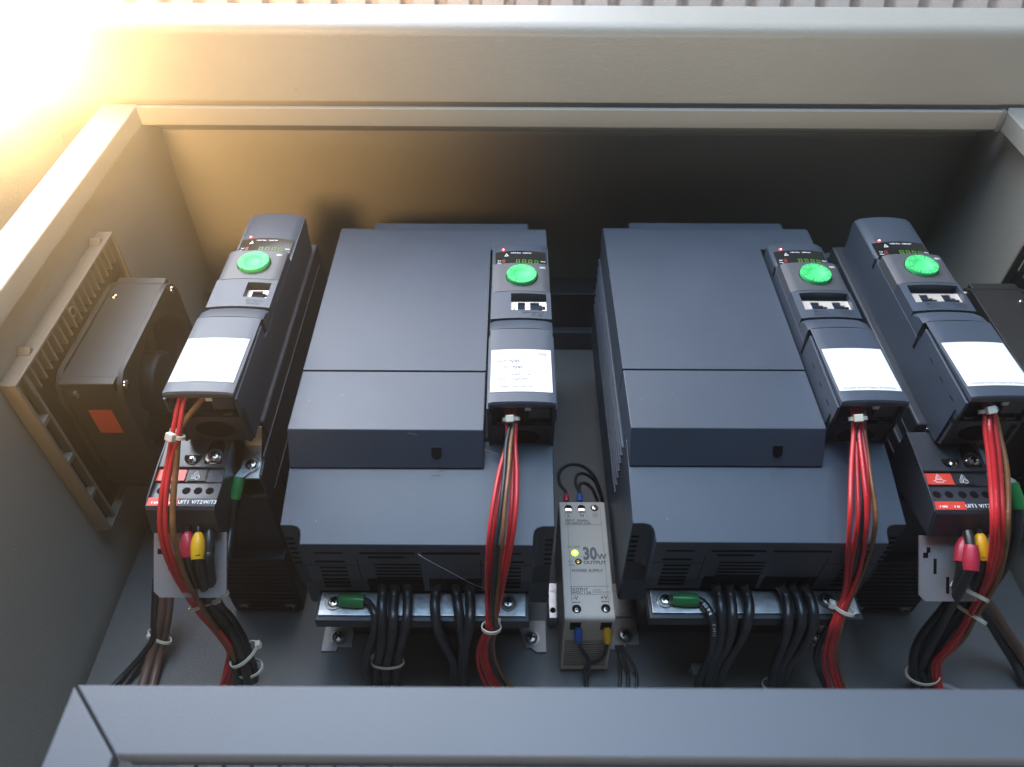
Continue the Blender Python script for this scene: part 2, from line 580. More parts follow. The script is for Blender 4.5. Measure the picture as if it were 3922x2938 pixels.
def control_module(root, X, DY, DZ, head, kind, lab):
    """control module with its lower left corner of the drive front at x = X (design coordinates)"""
    x0, x1 = X, X + 45.
    Y = lambda y: y + DY
    Z = lambda z: z + DZ
    b = BM()
    zt = 412.5
    # lower trunk
    bx(b, x0 - .6, x1 + .3, Y(344), Y(532 + head), Z(174), Z(207.5))
    # head with rounded end
    convex(b, x0 + .3, x1 - .3, [(Y(504), Z(211)), (Y(531 + head), Z(211.6)), (Y(533.5 + head), Z(210.6)), (Y(535 + head), Z(208))], 2.6, Z(195))
    # bevelled collar between keypad and cover
    convex(b, x0 - .3, x1 + .2, [(Y(413.6), Z(222.6)), (Y(421.5), Z(221.4)), (Y(428.6), Z(217.2)), (Y(429.4), Z(214.5))], 1.9, Z(195))
    md = obj('control_module', b, 'slate_plastic', root, bevel=.5)
    # keypad plate (upper) and socket plate
    b = BM()
    convex(b, x0 - .2, x1 + .2, [(Y(461.2), Z(218.2)), (Y(496.3), Z(218.2)), (Y(497.2), Z(217.5))], 1.6, Z(205))
    kp = obj('keypad_panel', b, 'keypad_plastic', md, bevel=.5)
    sx0, sx1 = (x0 + 14.9, x0 + 41.8) if kind == 'blank' else ((x0 + 24., x0 + 41.0) if kind == 'single' else (x0 + 5.0, x0 + 42.5))
    sy0, sy1 = Y(439.2), Y(458.6)
    if kind == 'single':
        sy0, sy1 = Y(440.5), Y(457.2)
    b = BM()
    zs = Z(218.0)
    # socket plate: four strips around the opening
    f = zsag(x0 - .2, x1 + .2, zs, 1.6, 0)
    for xa, xb, ya, yb in ((x0 - .2, sx0, Y(430), Y(461)), (sx1, x1 + .2, Y(430), Y(461)), (sx0, sx1, Y(430), sy0), (sx0, sx1, sy1, Y(461))):
        sheet(b, xa, xb, ya, yb, f, 8, 10.5)
    bmesh.ops.remove_doubles(b, verts=b.verts, dist=.002)
    obj('socket_panel', b, 'slate_plastic', md)
    jack(md, sx0, sx1, sy0, sy1, zs - 1.0, kind)
    # display window
    b = BM()
    zf = zsag(x0 + .3, x1 - .3, Z(211.3), 2.6, .35)
    sheet(b, x0 + 2, x1 - 2, Y(503.5), Y(521.6), zf, 12, .3)
    obj('display_window', b, 'glass_black', md)
    zf2 = zsag(x0 + .3, x1 - .3, Z(211.3), 2.6, .5)
    b = BM()
    tri = [(9.2, 514.6), (12.8, 514.6), (11.0, 518.6)]
    cen = (11.0, 515.9)
    for k in range(3):
        p, q = tri[k], tri[(k + 1) % 3]
        pi = [cen[m] + (p[m] - cen[m]) * .55 for m in (0, 1)]; qi = [cen[m] + (q[m] - cen[m]) * .55 for m in (0, 1)]
        b.faces.new([b.verts.new((x0 + u, Y(v), zf2(x0 + u))) for u, v in (p, q, qi, pi)])
    text_bm(b, 'CAN Run', (x0 + 18.6, Y(517.6), zf2(x0 + 18.6)), 2.0, bold=.03)
    text_bm(b, 'CAN Err', (x0 + 28., Y(517.6), zf2(x0 + 28)), 2.0, bold=.03)
    text_bm(b, 'Ref', (x0 + 5.2, Y(508.6), zf2(x0 + 5.2)), 1.9, bold=.03)
    text_bm(b, 'Mon', (x0 + 5.2, Y(505.6), zf2(x0 + 5.2)), 1.9, bold=.03)
    text_bm(b, 'Value', (x0 + 40.6, Y(508.2), zf2(x0 + 40.6) - .1), 1.8, bold=.03, ex=(1, 0, -.12))
    obj('printed_marks', b, 'print_white', md, smooth=False)
    # seven segment digits
    b = BM()
    for d in range(4):
        xx = x0 + 18.8 + d * 5.0
        for (u0, v0, u1, v1) in ((0, 0, 3.2, .7), (0, 2.9, 3.2, 3.6), (0, 5.8, 3.2, 6.5), (0, .8, .7, 2.8), (2.5, .8, 3.2, 2.8), (0, 3.7, .7, 5.7), (2.5, 3.7, 3.2, 5.7)):
            sheet(b, xx + u0, xx + u1, Y(502.9 + v0), Y(502.9 + v1), zf2, 2, .1)
    obj('display_digits', b, 'digit_green', md, smooth=False)
    b = BM()
    sheet(b, x0 + 7.5, x0 + 10, Y(506), Y(510.5), zf2, 2, .1)
    obj('status_mark', b, 'digit_red', md, smooth=False)
    # red lamp and its tiny marking
    zl = zsag(x0 + .3, x1 - .3, Z(211.3), 2.6, 0)(x0 + 8.4)
    b = BM(); lathe(b, (x0 + 8.4, Y(524.0), zl - .4), (0, 0, 1), [(1.3, 0), (1.25, .8), (.8, 1.2)], 16)
    lamp = obj('red_lamp', b, 'led_red', md)
    b = BM(); lathe(b, (x0 + 8.4, Y(523.6), zl + 1.0), (0, 0, 1), [(.6, 0), (.4, .25)], 12)
    obj('lamp_core', b, 'led_core', lamp)
    b = BM()
    text_bm(b, 'DC', (x0 + 8.6, Y(526.6), zl + .1), 2.0, bold=.03)
    obj('lamp_marking', b, 'ink', md, smooth=False)
    # dial
    dc = Vector((x0 + 23.2, Y(479.6), Z(217.6)))
    b = BM(); lathe(b, dc, (0, 0, 1), [(12.6, 0), (12.6, .35)], 40)
    obj('dial_well', b, 'void', md)
    b = BM()
    lathe(b, dc, (0, 0, 1), [(11.9, .3), (11.9, 2.6), (11.4, 3.3), (7.6, 3.35), (6.6, 2.7), (5.2, 1.9), (3, 1.4), (.6, 1.3)], 48)
    dl = obj('dial', b, 'dial_green', md, ang=50)
    b = BM()
    for k in range(8):
        a = k * math.pi / 4 + .3
        ca, sa = math.cos(a), math.sin(a)
        P = [(r * ca - s * sa, r * sa + s * ca) for r, s in ((8.0, -.22), (11.7, -.22), (11.7, .22), (8.0, .22))]
        prism_z(b, [(dc.x + p, dc.y + q) for p, q in P], dc.z + 3.5, dc.z + 3.2)
        for e in (.26, .52):
            a2 = a + e
            c2 = (dc.x + 10 * math.cos(a2), dc.y + 10 * math.sin(a2))
            prism_z(b, [(c2[0] + .48 * math.cos(t), c2[1] + .48 * math.sin(t)) for t in (0, 1.57, 3.14, 4.71)], dc.z + 3.5, dc.z + 3.2)
    obj('dial_notches', b, 'dial_green_dark', dl, smooth=False)
    b = BM(); fz = zsag(x0 - .2, x1 + .2, Z(218.2), 1.6, .12)
    text_bm(b, 'ESC', (x0 + 39.8, Y(490.2), fz(x0 + 39.8)), 2.6, bold=.03, ex=(1, 0, -.05))
    obj('key_marking', b, 'print_white', md, smooth=False)
    b = BM()
    fz2 = zsag(x0 - .2, x1 + .2, zs, 1.6, .12)
    if kind == 'single':
        L = [('CANopen', 33, 435.9), ('Modbus', 33, 432.6)]
    elif kind == 'blank':
        L = [('CAN Modbus', 31, 435.6), ('VP 10S', 34, 432.4)]
    else:
        L = [('Modbus', 15.5, 435.9), ('CANopen', 15.5, 432.6), ('Modbus', 35, 435.9), ('VP 12S', 35, 432.6)]
    for s, u, v in L:
        text_bm(b, s, (x0 + u, Y(v), fz2(x0 + u)), 2.9, bold=.02, ex=(1, 0, -.08 if u > 30 else 0))
    obj('embossed_marking', b, 'emboss', md, smooth=False)
    # cover with label
    b = BM()
    convex(b, x0 + .4, x1 - .2, [(Y(337.6), Z(224.6)), (Y(338.6), Z(226)), (Y(412.2), Z(223.2)), (Y(412.7), Z(222.4))], 1.3, Z(220.8), edge=.6)
    cv = obj('cover', b, 'slate_plastic', md)
    for s in (-1, 1):
        b = BM()      # rails along both sides of the cover
        xx = x0 - .8 if s < 0 else x1 - 1.2
        bx(b, xx, xx + 1.9, Y(338), Y(408), Z(207), Z(219.2))
        obj('side_rail', b, 'slate_plastic', md, bevel=.4)
    b = BM()
    for q in (349, 366, 384):
        bx(b, x0 - 1.0, x0 - .82, Y(q), Y(q + 5), Z(209), Z(209.7))
    bx(b, x0 - .85, x0 - .62, Y(409), Y(412), Z(199), Z(219))
    bx(b, x0 - .85, x0 - .62, Y(500), Y(503), Z(200), Z(209))
    obj('side_slots', b, 'void', md, smooth=False)
    zc = lambda x, y: Z(226) + (y - Y(338.6)) * (-2.8 / 73.6) - 1.3 * ((x - (x0 + 22.6)) / 22.2) ** 2 + .25
    b = BM()
    sheet(b, x0 + 1.5, x1 - 2.2, Y(347.5), Y(389.5), zc, 14, .2)
    if lab == 'note':
        lb = obj('label', b, 'note_paper', cv, label='paper label with faint handwritten notes')
    else:
        lb = obj('label', b, 'label_white', cv)
    zc2 = lambda x, y: zc(x, y) + .1
    if lab == 'note':
        rnd = random.Random(3)
        bi, bp = BM(), BM()
        def scribble(bmx, xa, xb, y, amp, w):
            p = []; x = xa
            while x < xb:
                p.append((x, y + rnd.uniform(-amp, amp))); x += rnd.uniform(.35, .8)
                if rnd.random() < .17 and len(p) > 2:
                    stroke(bmx, p, w * 2.3, zc2); p = []; x += .9
            if len(p) > 1: stroke(bmx, p, w * 2.3, zc2)
        for args in ((4, 15, 385.6, .5, .16), (17, 30, 385.4, .6, .16), (31, 40, 385, .8, .2), (5.5, 13, 377.6, .7, .2), (7.5, 15, 371.4, .8, .2), (6, 12, 364.2, .8, .18), (13, 22, 364, .8, .22), (23, 29, 364, .7, .2), (6.5, 15, 359.6, .9, .2), (16, 29, 359.2, .9, .2), (5, 14, 352.2, .6, .18), (16, 31, 352.2, .5, .17)):
            scribble(bp, x0 + args[0], x0 + args[1], Y(args[2]), args[3], args[4])
        for q in ((14.5, 377.4), (16.5, 371.2)):
            for dx in (0, 2.4, 4.4):
                stroke(bi, [(x0 + q[0] + dx + 1.2 * t / 6 + (.5 if t > 3 else 0), Y(q[1] - 1 + 2.2 * math.sin(t * .6))) for t in range(7)], .5, zc2)
        stroke(bi, [(x0 + 36, Y(383.2)), (x0 + 40, Y(383.4)), (x0 + 37.6, Y(382.6))], .22, zc2)
        obj('pencil_writing', bp, 'pencil_grey', cv, smooth=False)
        obj('pen_writing', bi, 'ink', cv, smooth=False)
    else:
        b = BM()
        sz = 2.35
        if lab == 'faint':
            text_bm(b, 'www.se.com/support', (x0 + 22, Y(352.4), zc2(x0 + 22, Y(352))), 2.0)
        text_bm(b, 'Schneider Electric Support & Warranty', (x0 + 21.8, Y(349.2), zc2(x0 + 21.8, Y(349)) + .02), sz, sx=.93)
        # bend the line to the curved cover
        for v in b.verts:
            v.co.z = zc2(v.co.x, v.co.y)
        obj('printed_line', b, 'print_grey' if lab == 'faint' else 'ink', cv, smooth=False)
    # wiring opening under the cover
    b = BM()
    bx(b, x0 + 1.5, x1 - 1.5, Y(343.2), Y(343.9), Z(176), Z(221))
    ow = obj('wiring_opening', b, 'void', md)
    b = BM()
    bx(b, x0 + .2, x1 - .2, Y(339.5), Y(343.8), Z(197), Z(200.5))
    bx(b, x0 + .2, x0 + 2.4, Y(339.5), Y(343.8), Z(176), Z(214))
    bx(b, x1 - 2.4, x1 - .2, Y(339.5), Y(343.8), Z(176), Z(219))
    bx(b, x0 + 6, x0 + 12, Y(340.5), Y(343.8), Z(200.6), Z(203)); bx(b, x1 - 13, x1 - 6, Y(340.5), Y(343.8), Z(200.6), Z(203))
    bx(b, x0 + 27, x0 + 41, Y(341.5), Y(343.8), Z(206), Z(216))
    bx(b, x0 + .2, x1 - .2, Y(341.8), Y(344), Z(174.5), Z(197))
    obj('opening_frame', b, 'block_plastic', md, bevel=.4)
    b = BM(); bx(b, x0 + 24.5, x0 + 28.5, Y(340.6), Y(342), Z(214.5), Z(217.5))
    obj('connector_tab', b, 'label_white', md)
    b = BM()
    pts = [(x0 + 22.5 + 13 * math.cos(k * math.pi / 12), Z(186) + 7.5 * math.sin(k * math.pi / 12)) for k in range(24)]
    fa = [b.verts.new((px, Y(341.5), pz)) for px, pz in pts]; fb = [b.verts.new((px, Y(341.9), pz)) for px, pz in pts]
    b.faces.new(fa); b.faces.new(fb[::-1])
    for k in range(24): b.faces.new((fa[k], fb[k], fb[(k + 1) % 24], fa[(k + 1) % 24]))
    obj('knockout', b, 'void', md)
    return md


# ------------------------------------------------------------- wide drive
def wide_drive(X, DYW, label, kind, lab):
    t = thing('variable_speed_drive', label, 'motor drive', (90, 420, 0), 'slate blue motor drives')
    # housing behind the covers
    b = BM()
    prism_x(b, [(284, 60), (284, 158), (345, 168), (350, 176), (575, 176), (575, 60)], .8, 179.6)
    bx(b, 26, 166, 574, 592, 70, 191)
    hs = obj('housing', b, 'slate_plastic', t, bevel=2.5, seg=3)
    for side in (0, 1):
        b = BM()
        for k in range(7):
            z = 110 + k * 9
            prism_x(b, [(347, z), (570, z), (570, z + 1.6), (347, z + 1.6)], *((-.9, .9) if side == 0 else (179.5, 180.5)))
        obj('side_ribs', b, 'slate_plastic', t, bevel=.4)
    # heat sink and mounting feet
    b = BM(); bx(b, 24, 158, 287, 572, 2, 91)
    obj('heat_sink', b, 'black_metal', t, bevel=1)
    for s in (0, 1):
        b = BM()
        xa = 0 if s == 0 else 156
        o = [(xa, 273), (xa + 12 - 4 * s, 273), (xa + 13, 277), (xa + 24, 277) if s == 0 else (xa + 16, 277), (xa + 24, 300), (xa, 300)]
        if s: o = [(xa + 24 - (q - xa), w) for q, w in o]
        prism_z(b, o, 2.2, .3)
        obj('mounting_foot', b, 'plate_grey', t, bevel=.4)
    for xs in (12.5, 168):
        cross_screw(t, (xs, 284.5, 2.2), (0, 0, 1), 5.0, 'screw_dark', 'mounting_screw')
    # main cover: L shaped in plan, far edge rolled over
    b = BM()
    arc = [(565 + 12 * math.sin(a), 188 + 12 * math.cos(a)) for a in [R(k * 15) for k in range(7)]]
    prism_x(b, [(392.4, 177), (392.4, 200)] + arc + [(577, 177)], .5, 132.6)
    prism_x(b, [(538.5, 177), (538.5, 200)] + arc + [(577, 177)], 132.6, 180.8)
    bmesh.ops.remove_doubles(b, verts=b.verts, dist=.01)
    bm_f = [f for f in b.faces if all(abs(v.co.x - 132.6) < .01 for v in f.verts)]
    obj('main_cover', b, 'slate_plastic', t, bevel=.9, seg=2)
    b = BM()
    prism_x(b, [(336.1, 200), (391.2, 200), (391.2, 177), (321.2, 177)], .5, 132.6)
    tc = obj('terminal_cover', b, 'slate_plastic', t, bevel=.8)
    # keyhole in the sloping step (normal towards the viewer)
    e1 = Vector((1, 0, 0)); e2 = (Vector((0, 336.1, 200)) - Vector((0, 321.2, 177))).normalized()
    c0 = Vector((100.6, 327.4, 186.6))
    nn = e1.cross(e2)
    if nn.y > 0: nn = -nn
    def ush(sc, lift0, lift1):
        bb = BM()
        P = [(-3.4, 3.6), (3.4, 3.6)] + [(3.4 * math.cos(a), -1.2 - 3.6 * math.sin(a)) for a in [math.pi * k / 10 for k in range(11)]]
        va = [bb.verts.new(c0 + e1 * u * sc + e2 * v * sc + nn * lift0) for u, v in P]
        vb = [bb.verts.new(c0 + e1 * u * sc + e2 * v * sc + nn * lift1) for u, v in P]
        bb.faces.new(va); bb.faces.new(vb[::-1])
        for k in range(len(P)): bb.faces.new((va[k], vb[k], vb[(k + 1) % len(P)], va[(k + 1) % len(P)]))
        return bb
    kr = obj('keyhole', ush(1.16, -.5, .25), 'slate_plastic', tc)
    obj('keyhole_shade', ush(1.0, -.5, .4), 'void', kr)  # dark raised shape: the shade of the hole given by colour
    # lower cover, sloping a little, notched at both lower corners
    zt = lambda x, y: 175.7 + (y - 320.2) * (.213 if y > 320.2 else .253)
    b = BM()
    rowa = [(0, 343), (180, 343)]
    outl = [(180, 320.2), (180, 282.2), (172, 282.2), (168.4, 281.2), (166.6, 279), (166, 276), (165.6, 269.8),
            (14.4, 269.8), (14, 276), (13.4, 279), (11.6, 281.2), (8, 282.2), (0, 282.2), (0, 320.2)]
    tu = [b.verts.new((x, y, zt(x, y))) for x, y in rowa]; tl = [b.verts.new((x, y, zt(x, y))) for x, y in outl]
    bu = [b.verts.new((x, y, 118)) for x, y in rowa]; bl = [b.verts.new((x, y, 118)) for x, y in outl]
    b.faces.new((tu[0], tu[1], tl[0], tl[-1])); b.faces.new(tl)
    b.faces.new((bu[0], bu[1], bl[0], bl[-1])); b.faces.new(bl)
    ring_t = tu + tl; ring_b = bu + bl
    for k in range(len(ring_t)):
        j = (k + 1) % len(ring_t)
        b.faces.new((ring_t[k], ring_t[j], ring_b[j], ring_b[k]))
    obj('lower_cover', b, 'slate_plastic', t, bevel=.8)
    # padlock symbol engraved on the lower cover
    b = BM()
    zz = lambda x, y: zt(x, y) + .25
    gx, gy = 99.0, 0
    stroke(b, [(gx - 1.6, 312.6), (gx - 1.6, 317), (gx + 3.0, 317), (gx + 3.0, 318.2)], .5, zz)
    stroke(b, [(gx + 3.0 + 2.0 * (1 - math.cos(a)), 318.2 + 2.3 * math.sin(a)) for a in [math.pi * k / 8 for k in range(9)]], .5, zz)
    stroke(b, [(gx + 4.0, 312.8), (gx + 4.0, 317)], .4, zz)
    obj('padlock_mark', b, 'emboss', t, smooth=False)
    # skirt with the notched corners and the vented front
    b = BM()
    bx(b, .4, 179.6, 282.6, 340, 92, 118.2)
    bx(b, 14.5, 165.5, 270.2, 282.5, 103, 118.2)
    obj('skirt', b, 'slate_dark', t, bevel=1)
    b = BM()
    Y0 = 270.0
    def slit(x, w, z, h=2.0, y=Y0):
        bx(b, x, x + w, y - .35, y + .2, z, z + h)  # dark bar on the face, colour in place of a slot's shade
    slit(22, 19, 152.5, 1.6); slit(52, 36, 152.3, 2.2); slit(93, 38, 152.3, 2.2); slit(143, 15, 152.5, 1.6)
    slit(21, 20, 141.6, 2.2); slit(57, 24, 147.2, 2.2); slit(146, 14, 142, 2)
    for k in range(6):
        z = 134 - k * 5.0
        slit(23 - k * .1, 18, z, 2.4); slit(144, 14, z, 2.2)
    for k in range(5):
        slit(60, 31, 138.4 - k * 4.2, 1.8)
    obj('vent_slots', b, 'void', t, smooth=False)
    for xa in (1.0, 174.0):
        b = BM()
        for k in range(6):
            bx(b, xa, xa + 5, 281.8, 282.3, 120 + k * 6, 122 + k * 6)
        obj('vent_slots', b, 'void', t, smooth=False)
    b = BM()      # thin panel gaps of the cable gland plate
    bx(b, 49, 49.5, 269.7, 270.1, 118, 146); bx(b, 131, 131.5, 269.7, 270.1, 116, 146)
    bx(b, 14.8, 49, 269.7, 270.1, 138.4, 138.8); bx(b, 131.5, 165, 269.7, 270.1, 138.4, 138.8)
    obj('panel_gap', b, 'void', t, smooth=False)
    b = BM()
    bx(b, 53, 91, 269.4, 270.2, 104, 121); bx(b, 95, 131, 269.4, 270.2, 104, 121)
    obj('cable_opening', b, 'void', t, smooth=False)
    # ground bar on its dark ledge
    b = BM(); bx(b, 16.2, 164.2, 249.6, 276, 89.5, 99.3)
    obj('ledge', b, 'slate_dark', t, bevel=1)
    b = BM(); bx(b, 18.5, 161.6, 253, 270.6, 99.3, 100.9)
    gb = obj('ground_bar', b, 'zinc', t, bevel=.4)
    for sx in (28.2, 149.5) if kind == 'blank' else (28.2, 141):
        cross_screw(gb, (sx, 262.4, 100.9), (0, 0, 1), 4.2, 'steel' if sx < 90 else 'screw_dark', 'screw')
    if kind == 'blank':
        cross_screw(gb, (139.5, 262.4, 100.9), (0, 0, 1), 4.0, 'screw_dark', 'screw')
    control_module(t, 135.4, 0, 0, 0, kind, lab)
    t.location = Vector((90 + X, 420 + DYW, 0)) * MM
    return t


WX1, WX2 = -150.7, -150.7 + 231.0
wide_drive(WX1, 0, 'wide slate blue drive with a handwritten note on its slim control module', 'blank', 'note')
wide_drive(WX2, 2.9, 'wide slate blue drive with a plain white label on its slim control module', 'double', 'plain')


# ------------------------------------------------------------- book drive
def book_drive(X, DYB, label, kind, lab, flip=False):
    t = thing('variable_speed_drive', label, 'motor drive', (18, 430, 0), 'slate blue motor drives')
    b = BM()
    bx(b, -12, 48, 348.5, 560, 78, 172)
    bx(b, -7, 48.5, 349, 556, 170, 193)
    bx(b, -11.6, 47.6, 318, 349.5, 78, 148)
    prism_x(b, [(560, 120), (578, 120), (578, 165), (568, 178), (560, 178)], -6, 44)
    obj('housing', b, 'slate_dark', t, bevel=2)
    b = BM()
    bx(b, -13, -11.8, 330, 545, 160, 162.5); bx(b, 47.9, 49.4, 330, 545, 176, 178); bx(b, 47.9, 49.2, 330, 545, 140, 142)
    bx(b, -8, -6.8, 340, 480, 178, 180)
    obj('side_ridges', b, 'slate_dark', t, bevel=.4)
    b = BM(); bx(b, -10, 47, 309, 566, 2, 80)
    hsk = obj('heat_sink', b, 'black_metal', t, bevel=1)
    b = BM()
    for k in range(12):
        bx(b, -8, 45, 308.3, 309.1, 84 + k * 6 - 78, 86.5 + k * 6 - 78)
    obj('fins', b, 'black_plastic', hsk, smooth=False)
    for xs in (0, 38):
        cross_screw(t, (xs, 308.9, 9), (0, -1, 0), 3.4, 'screw_dark', 'mounting_screw')
    # terminal block
    b = BM()
    prism_x(b, [(345, 150), (345, 190), (338, 190), (313.8, 187), (313.4, 184.5), (304, 183.6), (303.4, 183), (291.5, 182.6), (291, 184.2), (285.2, 183.2), (283.2, 181.5), (277.6, 163.5), (300, 160)], -15, 29)
    prism_x(b, [(345, 150), (345, 190.6), (312, 188), (291, 185), (284.6, 182.6), (279, 164), (300, 160)], -15.8, -14.6)
    tb = obj('terminal_block', b, 'block_plastic', t, bevel=.7)
    b = BM()
    prism_x(b, [(345, 150), (345, 166), (312, 163), (303, 156), (303, 150)], 29.1, 31.0); prism_x(b, [(345, 145), (345, 176), (318, 172), (318, 145)], 47, 49)
    obj('side_guard', b, 'block_plastic', tb, bevel=.4)
    b = BM()
    lathe(b, (6.2, 321.5, 187.4), (0, .12, 1), [(5.6, 0), (5.6, .9)], 26)
    for hx in (-9.4, -1.6, 7.2, 14.8, 22.4):
        lathe(b, (hx, 297.6, 182.4), (0, 0, 1), [(2.7, 0), (2.7, .55)], 18)
    P = [(20.6 + 5.4 * math.cos(a), 329 + 5.4 * math.sin(a)) for a in [math.pi * k / 8 for k in range(9)]] + [(15.2, 316.5), (26, 316.5)]
    prism_z(b, P, lambda x, y: 187.3 + (y - 314) * .124 + .6, 180)
    obj('terminal_holes', b, 'void', tb)
    s1 = cross_screw(tb, (6.8, 318.6, 187.6), (0, -.3, 1), 3.0, 'steel', 'terminal_screw', washer=False)
    s2 = cross_screw(tb, (20.6, 321.4, 188.6), (0, -.2, 1), 3.9, 'steel', 'terminal_screw')
    b = BM()
    sheet(b, -14.4, 4.2, 304.4, 312.8, lambda x, y: 184.6 + (y - 304) * .09, 2, .3)
    obj('warning_tag', b, 'tag_red', tb)
    b = BM()
    sheet(b, 5.4, 17.8, 304.4, 312.8, lambda x, y: 184.6 + (y - 304) * .09, 2, .3)
    obj('symbol_tag', b, 'black_plastic', tb)
    b = BM(); zt = lambda x, y: 184.8 + (y - 304) * .09
    def tri(cx, cy, s):
        stroke(b, [(cx - s, cy), (cx + s, cy), (cx, cy + s * 1.7), (cx - s, cy)], .4, zt)
        stroke(b, [(cx, cy + s * .4), (cx, cy + s * 1.05)], .4, zt)
    tri(-5, 309, 1.9); tri(11.2, 309, 1.7)
    stroke(b, [(-9.2, 307), (-7.4, 307)], .4, zt); stroke(b, [(-2.6, 307), (-.8, 307)], .4, zt)
    stroke(b, [(-7.4, 306), (-2.6, 306), (-2.6, 308), (-7.4, 308), (-7.4, 306)], .4, zt)
    stroke(b, [(12.2 + 1.5 * math.cos(a), 306.8 + 1.5 * math.sin(a)) for a in [2 * math.pi * k / 14 for k in range(15)]], .4, zt)
    for q in (-1, 0, 1): stroke(b, [(8.2, 306.8 + q), (10.6, 306.8 + q)], .35, zt)
    stroke(b, [(12.2, 306.8), (12.9, 307.6)], .4, zt)
    obj('warning_symbols', b, 'print_white', tb, smooth=False)
    b = BM()
    zs = lambda x, y: 183.3 + (y - 285.2) * .172 + .15
    b2 = BM(); sheet(b2, -14.6, 5.0, 285.3, 290.9, zs, 2, .25)
    obj('terminal_tag', b2, 'tag_red', tb)
    for s, u in (('PBe', -9.4), ('PB', -.8), ('U/T1', 8.6), ('V/T2', 17.2), ('W/T3', 25.4)):
        text_bm(b, s, (u, 286.7, zs(0, 286.7) + .1), 4.2 if u > 5 else 3.9, bold=.025, sx=.86)
    obj('terminal_lettering', b, 'print_white', tb, smooth=False)
    b = BM()
    stroke(b, [(18.2, 306), (24, 306)], .5, zt); stroke(b, [(19.2, 304.8), (23, 304.8)], .5, zt); stroke(b, [(21.1, 306), (21.1, 309.2)], .5, zt)
    stroke(b, [(21.1 + 3.6 * math.cos(a), 306.4 + 3.2 * math.sin(a)) for a in [2 * math.pi * k / 18 for k in range(19)]], .35, zt)
    obj('earth_symbol', b, 'emboss', tb, smooth=False)
    # earth tab
    b = BM()
    prism_x(b, [(346, 190), (347.5, 190), (345, 172.5), (320, 166.8), (320, 165.4), (344.4, 171)], 31.5, 46.8)
    bx(b, -2, 10, 345.8, 346.6, 188, 192.5); bx(b, 18, 30, 345.8, 346.6, 188, 192.5)
    obj('earth_tab', b, 'zinc', t, bevel=.3)
    cross_screw(t, (38.8, 329.5, 169.2), (0, -.22, 1), 4.2, 'steel', 'earth_screw')
    # slotted shield plate under the terminals
    e = (Vector((0, 251, 128)) - Vector((0, 282, 158)))
    b = BM()
    n_ = Vector((0, -e.z, e.y)).normalized()
    if n_.z < 0: n_ = -n_
    L = e.length; e.normalize()
    P = [(-17, 0), (31, 0), (31, L - 4), (27, L), (-13, L), (-17, L - 4)]
    va = [b.verts.new(Vector((x, 282, 158)) + e * w) for x, w in P]; vb = [b.verts.new(Vector((x, 282, 158)) + e * w - n_ * 1.4) for x, w in P]
    b.faces.new(va); b.faces.new(vb[::-1])
    for k in range(6): b.faces.new((va[k], vb[k], vb[(k + 1) % 6], va[(k + 1) % 6]))
    sp = obj('shield_plate', b, 'plate_grey', t)
    b = BM()
    for (xa, xb, wa, wb) in ((-14.5, -11.2, 11, 14.5), (-12.2, -9.8, 7.5, 11), (-7.6, -5.6, 15, 25), (.8, 2.8, 27, 38)):
        P = [Vector((x, 282, 158)) + e * w for x, w in ((xa, wa), (xb, wa), (xb, wb), (xa, wb))]
        lo = [b.verts.new(p - n_ * .8) for p in P]; hi = [b.verts.new(p + n_ * .15) for p in P]
        b.faces.new(hi); b.faces.new(lo[::-1])
        for k in range(4): b.faces.new((lo[k], lo[(k + 1) % 4], hi[(k + 1) % 4], hi[k]))
    obj('plate_slots', b, 'void', sp, smooth=False)
    control_module(t, 0, -9.5, 18, 24, kind, lab)
    t.location = Vector((18 + X, 430 + DYB, 0)) * MM
    return t


BL, BRX = -218.4, 287.6
book_drive(BL, 0, 'narrow drive with one socket in its front, beside the fan with the orange sticker', 'single', 'faint')
book_drive(BRX, 0, 'narrow drive with two sockets, next to the wide drive with the plain label', 'double', 'plain')

# ------------------------------------------------------------ power supply
ps = thing('power_supply', 'slim beige 30 W power supply with a glowing green lamp between the two wide drives', 'power supply', (58, 310, 0))
PX0, PX1, PY0, PY1, PZ = 39.4, 76.6, 263.2, 366.4, 76.
b = BM()
prism_x(b, [(PY1, 4), (PY1, PZ), (PY0 + 4, PZ), (PY0 + 1.2, PZ - 1.2), (PY0, PZ - 4), (PY0, 61), (259, 8), (258, 4)], PX0, PX1)
obj('case', b, 'psu_beige', ps, bevel=1.1, seg=3)
b = BM()
bx(b, PX0 + 6.0, PX0 + 6.35, PY0 + 6, PY1 - 1, PZ - .2, PZ + .12); bx(b, PX1 - 4.4, PX1 - 4.1, PY0 + 6, PY1 - 1, PZ - .2, PZ + .12)
obj('case_seam', b, 'psu_beige_dark', ps, smooth=False)
b = BM()
for k in range(12):
    z = 10 + k * 3.2
    bx(b, PX0 + 2, PX1 - 2, 258.5 + k * .26, 263.6, z, z + 1.5)
obj('ridges', b, 'psu_beige_dark', ps, bevel=.3)
b = BM()
for cx in (47.8, 70.2):
    bx(b, cx - 4, cx + 4, PY0 - .25, PY0 + 1, 61, 72)
obj('wire_slot', b, 'void', ps, smooth=False)
for (a, c) in ((233, 362), (325, 362), (418, 360)):
    p = zE(a, c, PZ)
    b = BM(); lathe(b, (p.x, p.y, PZ - 1), (0, 0, 1), [(3.2, 0), (3.2, 1.15)], 22)
    q = obj('terminal_hole', b, 'void', ps)
    if a < 400:
        b = BM(); bx(b, p.x - 2.4, p.x + 2.4, p.y - 2.4, p.y - .4, PZ + .1, PZ + .3)
        obj('clamp', b, 'steel', q)
    else:
        cross_screw(q, (p.x, p.y, PZ - .3), (0, 0, 1), 2.8, 'steel', 'screw', washer=False)
